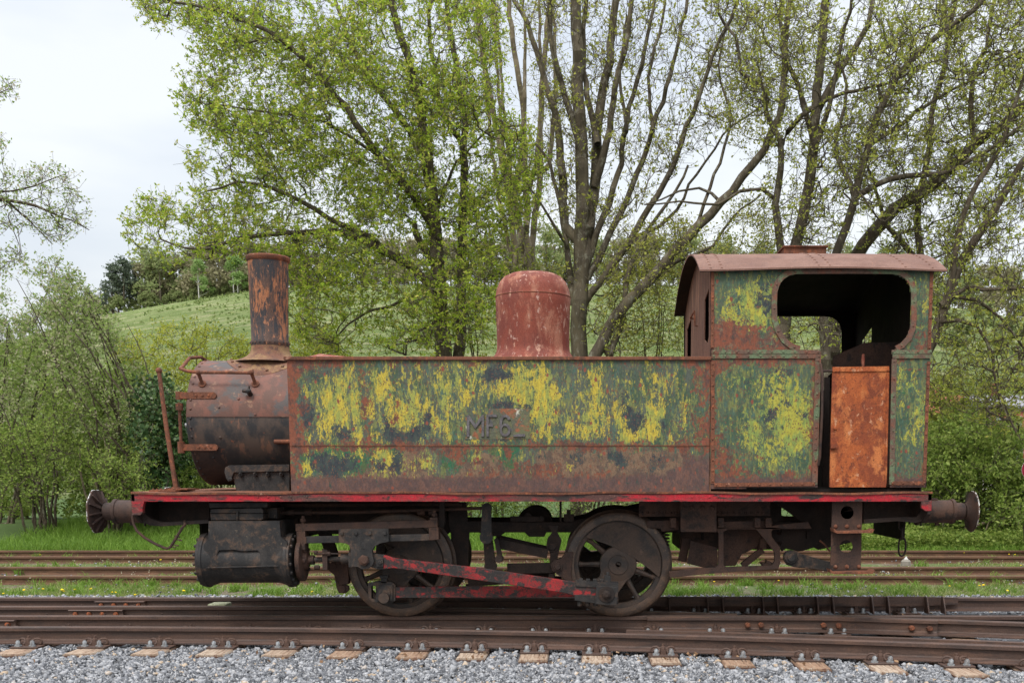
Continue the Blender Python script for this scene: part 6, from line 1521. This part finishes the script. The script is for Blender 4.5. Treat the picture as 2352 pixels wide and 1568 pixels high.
# --- houses beyond the trees on the right
m_wall = patina('rendered wall', (.40, .33, .27), [((.33, .26, .20), 1.5, (1, 1, 1), .55, .1)], .9, .2); m_brick = patina('red brick', (.40, .13, .09), [((.48, .19, .13), 6, (1, 1, 3), .5, .05)], .9, .3)
m_slate = patina('slate roof', (.20, .20, .22), [((.27, .27, .29), 3, (1, 1, 1), .5, .1)], .7, .3); m_tile = patina('orange tile roof', (.50, .17, .10), [((.40, .13, .08), 2, (1, 1, 1), .5, .1)], .85, .3); m_glass = patina('window glass', (.30, .34, .38), [], .15, 0)
def house(lb, pa, pb, Y, ptop, pridge, wallm, roofm, rowsw, dep=8.):
    xa, xb = P(pa, 1000, Y)[0], P(pb, 1000, Y)[0]; zt_ = P(pa, ptop, Y)[2]; zr_ = P(pa, pridge, Y)[2]; z0_ = float(gz(xa, Y))-.5
    r_ = empty('house', ((xa+xb)/2, Y, z0_), lb, 'house'); MB().box(xa, xb, Y, Y+dep, z0_, zt_).build('wall', wallm, r_)
    m = MB(); m.ext([(Y-.35, zt_-.1), (Y+dep/2, zr_), (Y+dep+.35, zt_-.1), (Y+dep+.35, zt_+.1), (Y+dep/2, zr_+.2), (Y-.35, zt_+.1)], xa-.3, xb+.3, axis='x'); m.ext([(Y, zt_), (Y+dep, zt_), (Y+dep/2, zr_)], xa+.02, xb-.02, axis='x'); rf = m.build('roof', roofm, r_)
    xc = xa+(xb-xa)*.3; MB().box(xc, xc+.6, Y+dep/2-.3, Y+dep/2+.3, zr_-.3, zr_+1.1).build('chimney', m_brick, rf)
    for (a, b, c, d) in rowsw:
        x1_, x2_ = P(a, c, Y)[0], P(b, c, Y)[0]; za_, zb_ = P(a, d, Y)[2], P(a, c, Y)[2]
        fr = MB().box(x1_-.22, x2_+.22, Y-.03, Y+.05, za_-.2, zb_+.3).build('window', m_brick, r_); MB().box(x1_, x2_, Y-.045, Y-.02, za_, zb_).build('frame', m_white, fr)
        MB().box(x1_+.08, x2_-.08, Y-.055, Y-.03, za_+.08, zb_-.5*(zb_-za_)-.03).build('pane', m_glass, fr); MB().box(x1_+.08, x2_-.08, Y-.055, Y-.03, zb_-.5*(zb_-za_)+.03, zb_-.08).build('pane', m_glass, fr)
house('pale rendered house with brick window surrounds at the right edge', 2268, 2440, 78, 935, 905, m_wall, m_slate, [(2286, 2304, 955, 985), (2286, 2303, 985+9, 1012), (2330, 2348, 955, 985), (2330, 2348, 994, 1012)])
house('brick house with orange tile roof half hidden behind the right shrubs', 2140, 2250, 84, 950, 905, m_brick, m_tile, [(2160, 2176, 970, 996), (2200, 2216, 970, 996)])
house('low grey-roofed outbuilding in front of the pale house', 2250, 2440, 66, 1062, 1036, m_white, m_slate, [(2300, 2316, 1070, 1085)], 6.)
# --- red wagon end at the right edge
wg = empty('wagon', (P(2380, 1040, 21.6)[0], 21.6, -.13), 'red rail wagon end with white-rimmed buffer at the right frame edge', 'wagon')
Yw = 19.3; m = MB(); m.box(8.85, 9.6, Yw-.1, Yw+1.7, .62, .98); m.build('headstock', m_redbeam, wg)
m = MB(); m.box(P(2338, 1033, Yw)[0], P(2362, 1033, Yw)[0], Yw-.35, Yw-.25, P(2340, 1052, Yw)[2]+.6-.6, P(2340, 1032, Yw)[2]); m.build('lamp_bracket', patina('dull red paint', (.42, .08, .07), [((.33, .06, .05), 8, (1, 1, 1), .5, .1)]), wg)
c_ = P(2372, 1077, Yw-.3); m = MB(); m.lathe([(.001, 0), (.16, .008), (.19, .02), (.19, .03)], c_, (-.75, -.6, 0), 32); bh = m.build('buffer_head', patina('crimson paint', (.22, .01, .03), []), wg)
m = MB(); ax_ = Vector((-.75, -.6, 0)).normalized(); u_ = ax_.orthogonal().normalized(); v_ = ax_.cross(u_); m.tube([c_+ax_*.02+(u_*math.cos(t)+v_*math.sin(t))*.19 for t in np.linspace(0, 2*PI, 33)], .008, 6); m.build('head_rim', patina('white rim', (.75, .75, .75), []), bh)
m = MB(); x_ = P(2374, 1150, Yw)[0]; m.lathe([(.38, 0), (.46, 0), (.46, .12), (.38, .12)], (x_+.45, Yw+.25, .33), (0, 1, 0), 32, closed=True); m.lathe([(.001, .02), (.40, .05), (.40, .09), (.001, .1)], (x_+.45, Yw+.25, .33), (0, 1, 0), 32); m.build('wheel', m_dark, wg)
m = MB(); m.box(x_+.02, x_+.3, Yw+.1, Yw+.4, .1, .7); m.build('axle_guard', m_dark, wg)
# --- grass
def blades(name, x, y, h, wd, mat, lean=.45, zoff=0., parent=None, rnd=None):
    n = len(x); z = gz(x, y)+zoff; b = np.stack([x, y, z], 1); a = rng.uniform(0, 2*PI, n); s_ = np.stack([np.cos(a), np.sin(a), np.zeros(n)], 1)
    d = rng.standard_normal((n, 3))*lean*.5; d[:, 2] = 1; d /= np.linalg.norm(d, axis=1)[:, None]; l2 = d+np.stack([rng.standard_normal(n)*lean, rng.standard_normal(n)*lean, -.25*np.ones(n)], 1)
    m1 = b+d*(h*.5)[:, None]; tip = m1+l2*(h*.5)[:, None]; w_ = (wd*(.6+.8*rng.random(n)))[:, None]*s_
    v = np.stack([b-w_*.5, b+w_*.5, m1+w_*.4, m1-w_*.4, tip+w_*.06, tip-w_*.06], 1).reshape(-1, 3); k = np.arange(n)[:, None]*6
    f = np.concatenate([k+np.array([[0, 1, 2, 3]]), k+np.array([[3, 2, 4, 5]])], 0)
    return npmesh(name, v, f, mat, False, parent, attr={'rnd': ('POINT', np.repeat(rng.random(n) if rnd is None else rnd, 6))})
def clumpy(n, x0, x1, y0, y1, k=1.4, thr=-.2):
    x = rng.uniform(x0, x1, n); y = rng.uniform(y0, y1, n); f = np.sin(x*k+y*.9)+np.sin(x*.6*k-y*1.7+2)+.9*np.sin(x*3.1*k+y*2.3)*np.sin(y*4.1-x*2); m = (f+rng.standard_normal(n)*.5) > thr; return x[m], y[m]
x, y = clumpy(52000, -12.5, 10.5, 20.75, 26.2, 1.4, -3); h = .20+.12*rng.random(len(x))+.05*np.sin(x*2)*np.sin(y*1.3+x)-.10*smooth(2, 5, x)
tag(blades('grass', x, y, h, .013, gr_tall, .5), 'tall fresh grass along the foot of the thicket', 'grass', kind='stuff')
x, y = clumpy(52000, -9.5, 8.5, 13.25, 15.2, 1.7, -.3); h = .035+.05*rng.random(len(x))**2+.04*(np.sin(x*2.3+1)*np.sin(y*3) > .4)*rng.random(len(x))
tag(blades('siding_grass', x, y, h, .008, gr_short, .8), 'low weeds and grass between the gravel and the first siding', 'grass', kind='stuff')
x, y = clumpy(30000, -10.5, 9, 15.5, 16.8, 1.3, .1); x2, y2 = clumpy(26000, -11, 9, 16.95, 18.9, 1.3, .2); x3, y3 = clumpy(18000, -12, 9.5, 19.1, 20.4, 1.3, .0)
x = np.concatenate([x, x2, x3]); y = np.concatenate([y, y2, y3]); h = .03+.05*rng.random(len(x))**2+.03*(np.sin(x*1.9)*np.sin(y*2.7) > .5)*rng.random(len(x))
tag(blades('track_weeds', x, y, h, .009, gr_short, .8), 'short weeds growing inside the sidings', 'weeds', kind='stuff')
n = 420; tx = rng.uniform(-9.5, 8.5, n); ty = rng.uniform(13.4, 15.3, n); tx[::3] = rng.uniform(-11, 9, len(tx[::3])); ty[::3] = rng.uniform(15.6, 20.3, len(ty[::3])); X2 = np.repeat(tx, 34)+rng.standard_normal(n*34)*.045; Y2 = np.repeat(ty, 34)+rng.standard_normal(n*34)*.045
tag(blades('grass_tufts', X2, Y2, .08+.10*rng.random(len(X2)), .010, gr_tall, .8), 'brighter grass tufts among the weeds', 'grass', kind='stuff')
x, y = clumpy(1300, -10, 9, 13.4, 18.8, 1.2, .2); C = np.stack([x, y, gz(x, y)+.05+.05*rng.random(len(x))], 1); wf = m_leaf('pale weed flowers', [(.34, .29, .20), (.45, .42, .30)], .2)
C = np.repeat(C, 3, 0)+rng.standard_normal((len(C)*3, 3))*.015; tag(leaf_mesh('weed_flowers', C, .022, wf, None, asp=.8), 'tiny pale flowers of the weeds on the sidings', 'weeds', kind='stuff')
x = rng.uniform(-6.2, 5.2, 420); y = np.concatenate([rng.uniform(8.4, 9.2, 200), rng.uniform(10.3, 12.2, 220)]); k = (x > -1)|(rng.random(420) < .4); x, y = x[k], y[k]; dl = m_leaf('dry leaves', [(.20, .11, .06), (.32, .19, .10), (.42, .30, .20)], .1)
C = np.stack([x, y, np.full(len(x), ZG+.045)], 1); tag(leaf_mesh('dry_leaves', C, .045, dl, None, flat=.8, asp=.6), 'curled dry brown leaves on the ballast by the sleepers', 'dry leaves', kind='stuff')
# nettles on the right
x = rng.uniform(4.9, 9.5, 1500); y = rng.uniform(21.3, 23.4, 1500); k = (np.sin(x*1.4)+np.sin(y*2+x)) > -.6; x, y = x[k], y[k]; C = np.repeat(np.stack([x, y, gz(x, y)], 1), 14, 0); C[:, 2] += rng.random(len(C))*.34; C[:, :2] += rng.standard_normal((len(C), 2))*.05
tag(leaf_mesh('nettle_bed', C, .07, lf_green, None, flat=.5, asp=.6), 'bed of dark green nettles behind the rear buffer', 'nettles', kind='stuff')
# dandelions
m_dan = patina('dandelion yellow', (.80, .55, .01), [], .7, 0, grain=.1); m_stem = patina('dandelion stem', (.12, .20, .04), [], .6, 0, grain=.1); dpro = None
for px, py in ((92, 1262), (175, 1268), (235, 1270), (275, 1272), (96, 1338), (140, 1350), (148, 1350), (175, 1342), (256, 1352), (263, 1352), (378, 1271), (370, 1276), (382, 1268), (10, 1354), (54, 1348), (310, 1360), (212, 1338), (1395, 1338), (1408, 1320), (1480, 1322), (2205, 1258), (2215, 1260), (2320, 1262), (2330, 1261), (2250, 1330), (2262, 1331), (2348, 1290), (2344, 1284), (2278, 1368), (2180, 1330), (2100, 1256), (1790, 1318), (1640, 1322), (2310, 1345), (455, 1262), (420, 1352), (720, 1350)):
    v = -(py-PY)/F; zz_ = -.10; t_ = (zz_-H)/(-ST+CT*v); yv = t_*(CT+ST*v); xv = (px-PX)/F*t_
    if yv > 30 or yv < 12: continue
    if dpro is None:
        dpro = empty('dandelion', (0, 0, 0), 'yellow dandelion in the grass beside the sidings', 'flower', 'dandelions along the sidings')
        MB().tube([(0, 0, 0), (.004, .003, .05), (0, 0, .10)], .0028, 5).build('stem', m_stem, dpro); MB().lathe([(.006, .095), (.024, .104), (.023, .112), (.014, .118), (.001, .119)], (0, 0, 0), (0, 0, 1), 12).build('flower_head', m_dan, dpro); d_ = dpro
    else: d_ = copy_tree(dpro)
    d_.location = (xv, yv, float(gz(xv, yv))); d_.rotation_euler = (random.uniform(-.2, .35), random.uniform(-.2, .2), random.uniform(0, 6)); s_ = random.uniform(.5, .85); d_.scale = (s_, s_, s_)
c_ = P(2081, 1284, 17.6); st_ = MB().lathe([(.085, -.10), (.08, -.03), (.05, .0)], (c_[0], c_[1], c_[2]), (0, 0, 1), 9).build('stone', patina('grey stone', (.22, .2, .17), [], .8, .3)); tag(st_, 'round grey stone carrying the white cap below the chain', 'stone')
tag(MB().lathe([(.036, .0), (.035, .012), (.019, .022), (.017, .04), (.010, .047), (.001, .049)], (c_[0], c_[1], c_[2]), (0, 0, 1), 16).build('insulator', patina('white porcelain', (.55, .55, .52), [], .2, 0, grain=.05)), 'small white porcelain cap on a stone under the hanging chain', 'insulator')
print('nodes', tot)
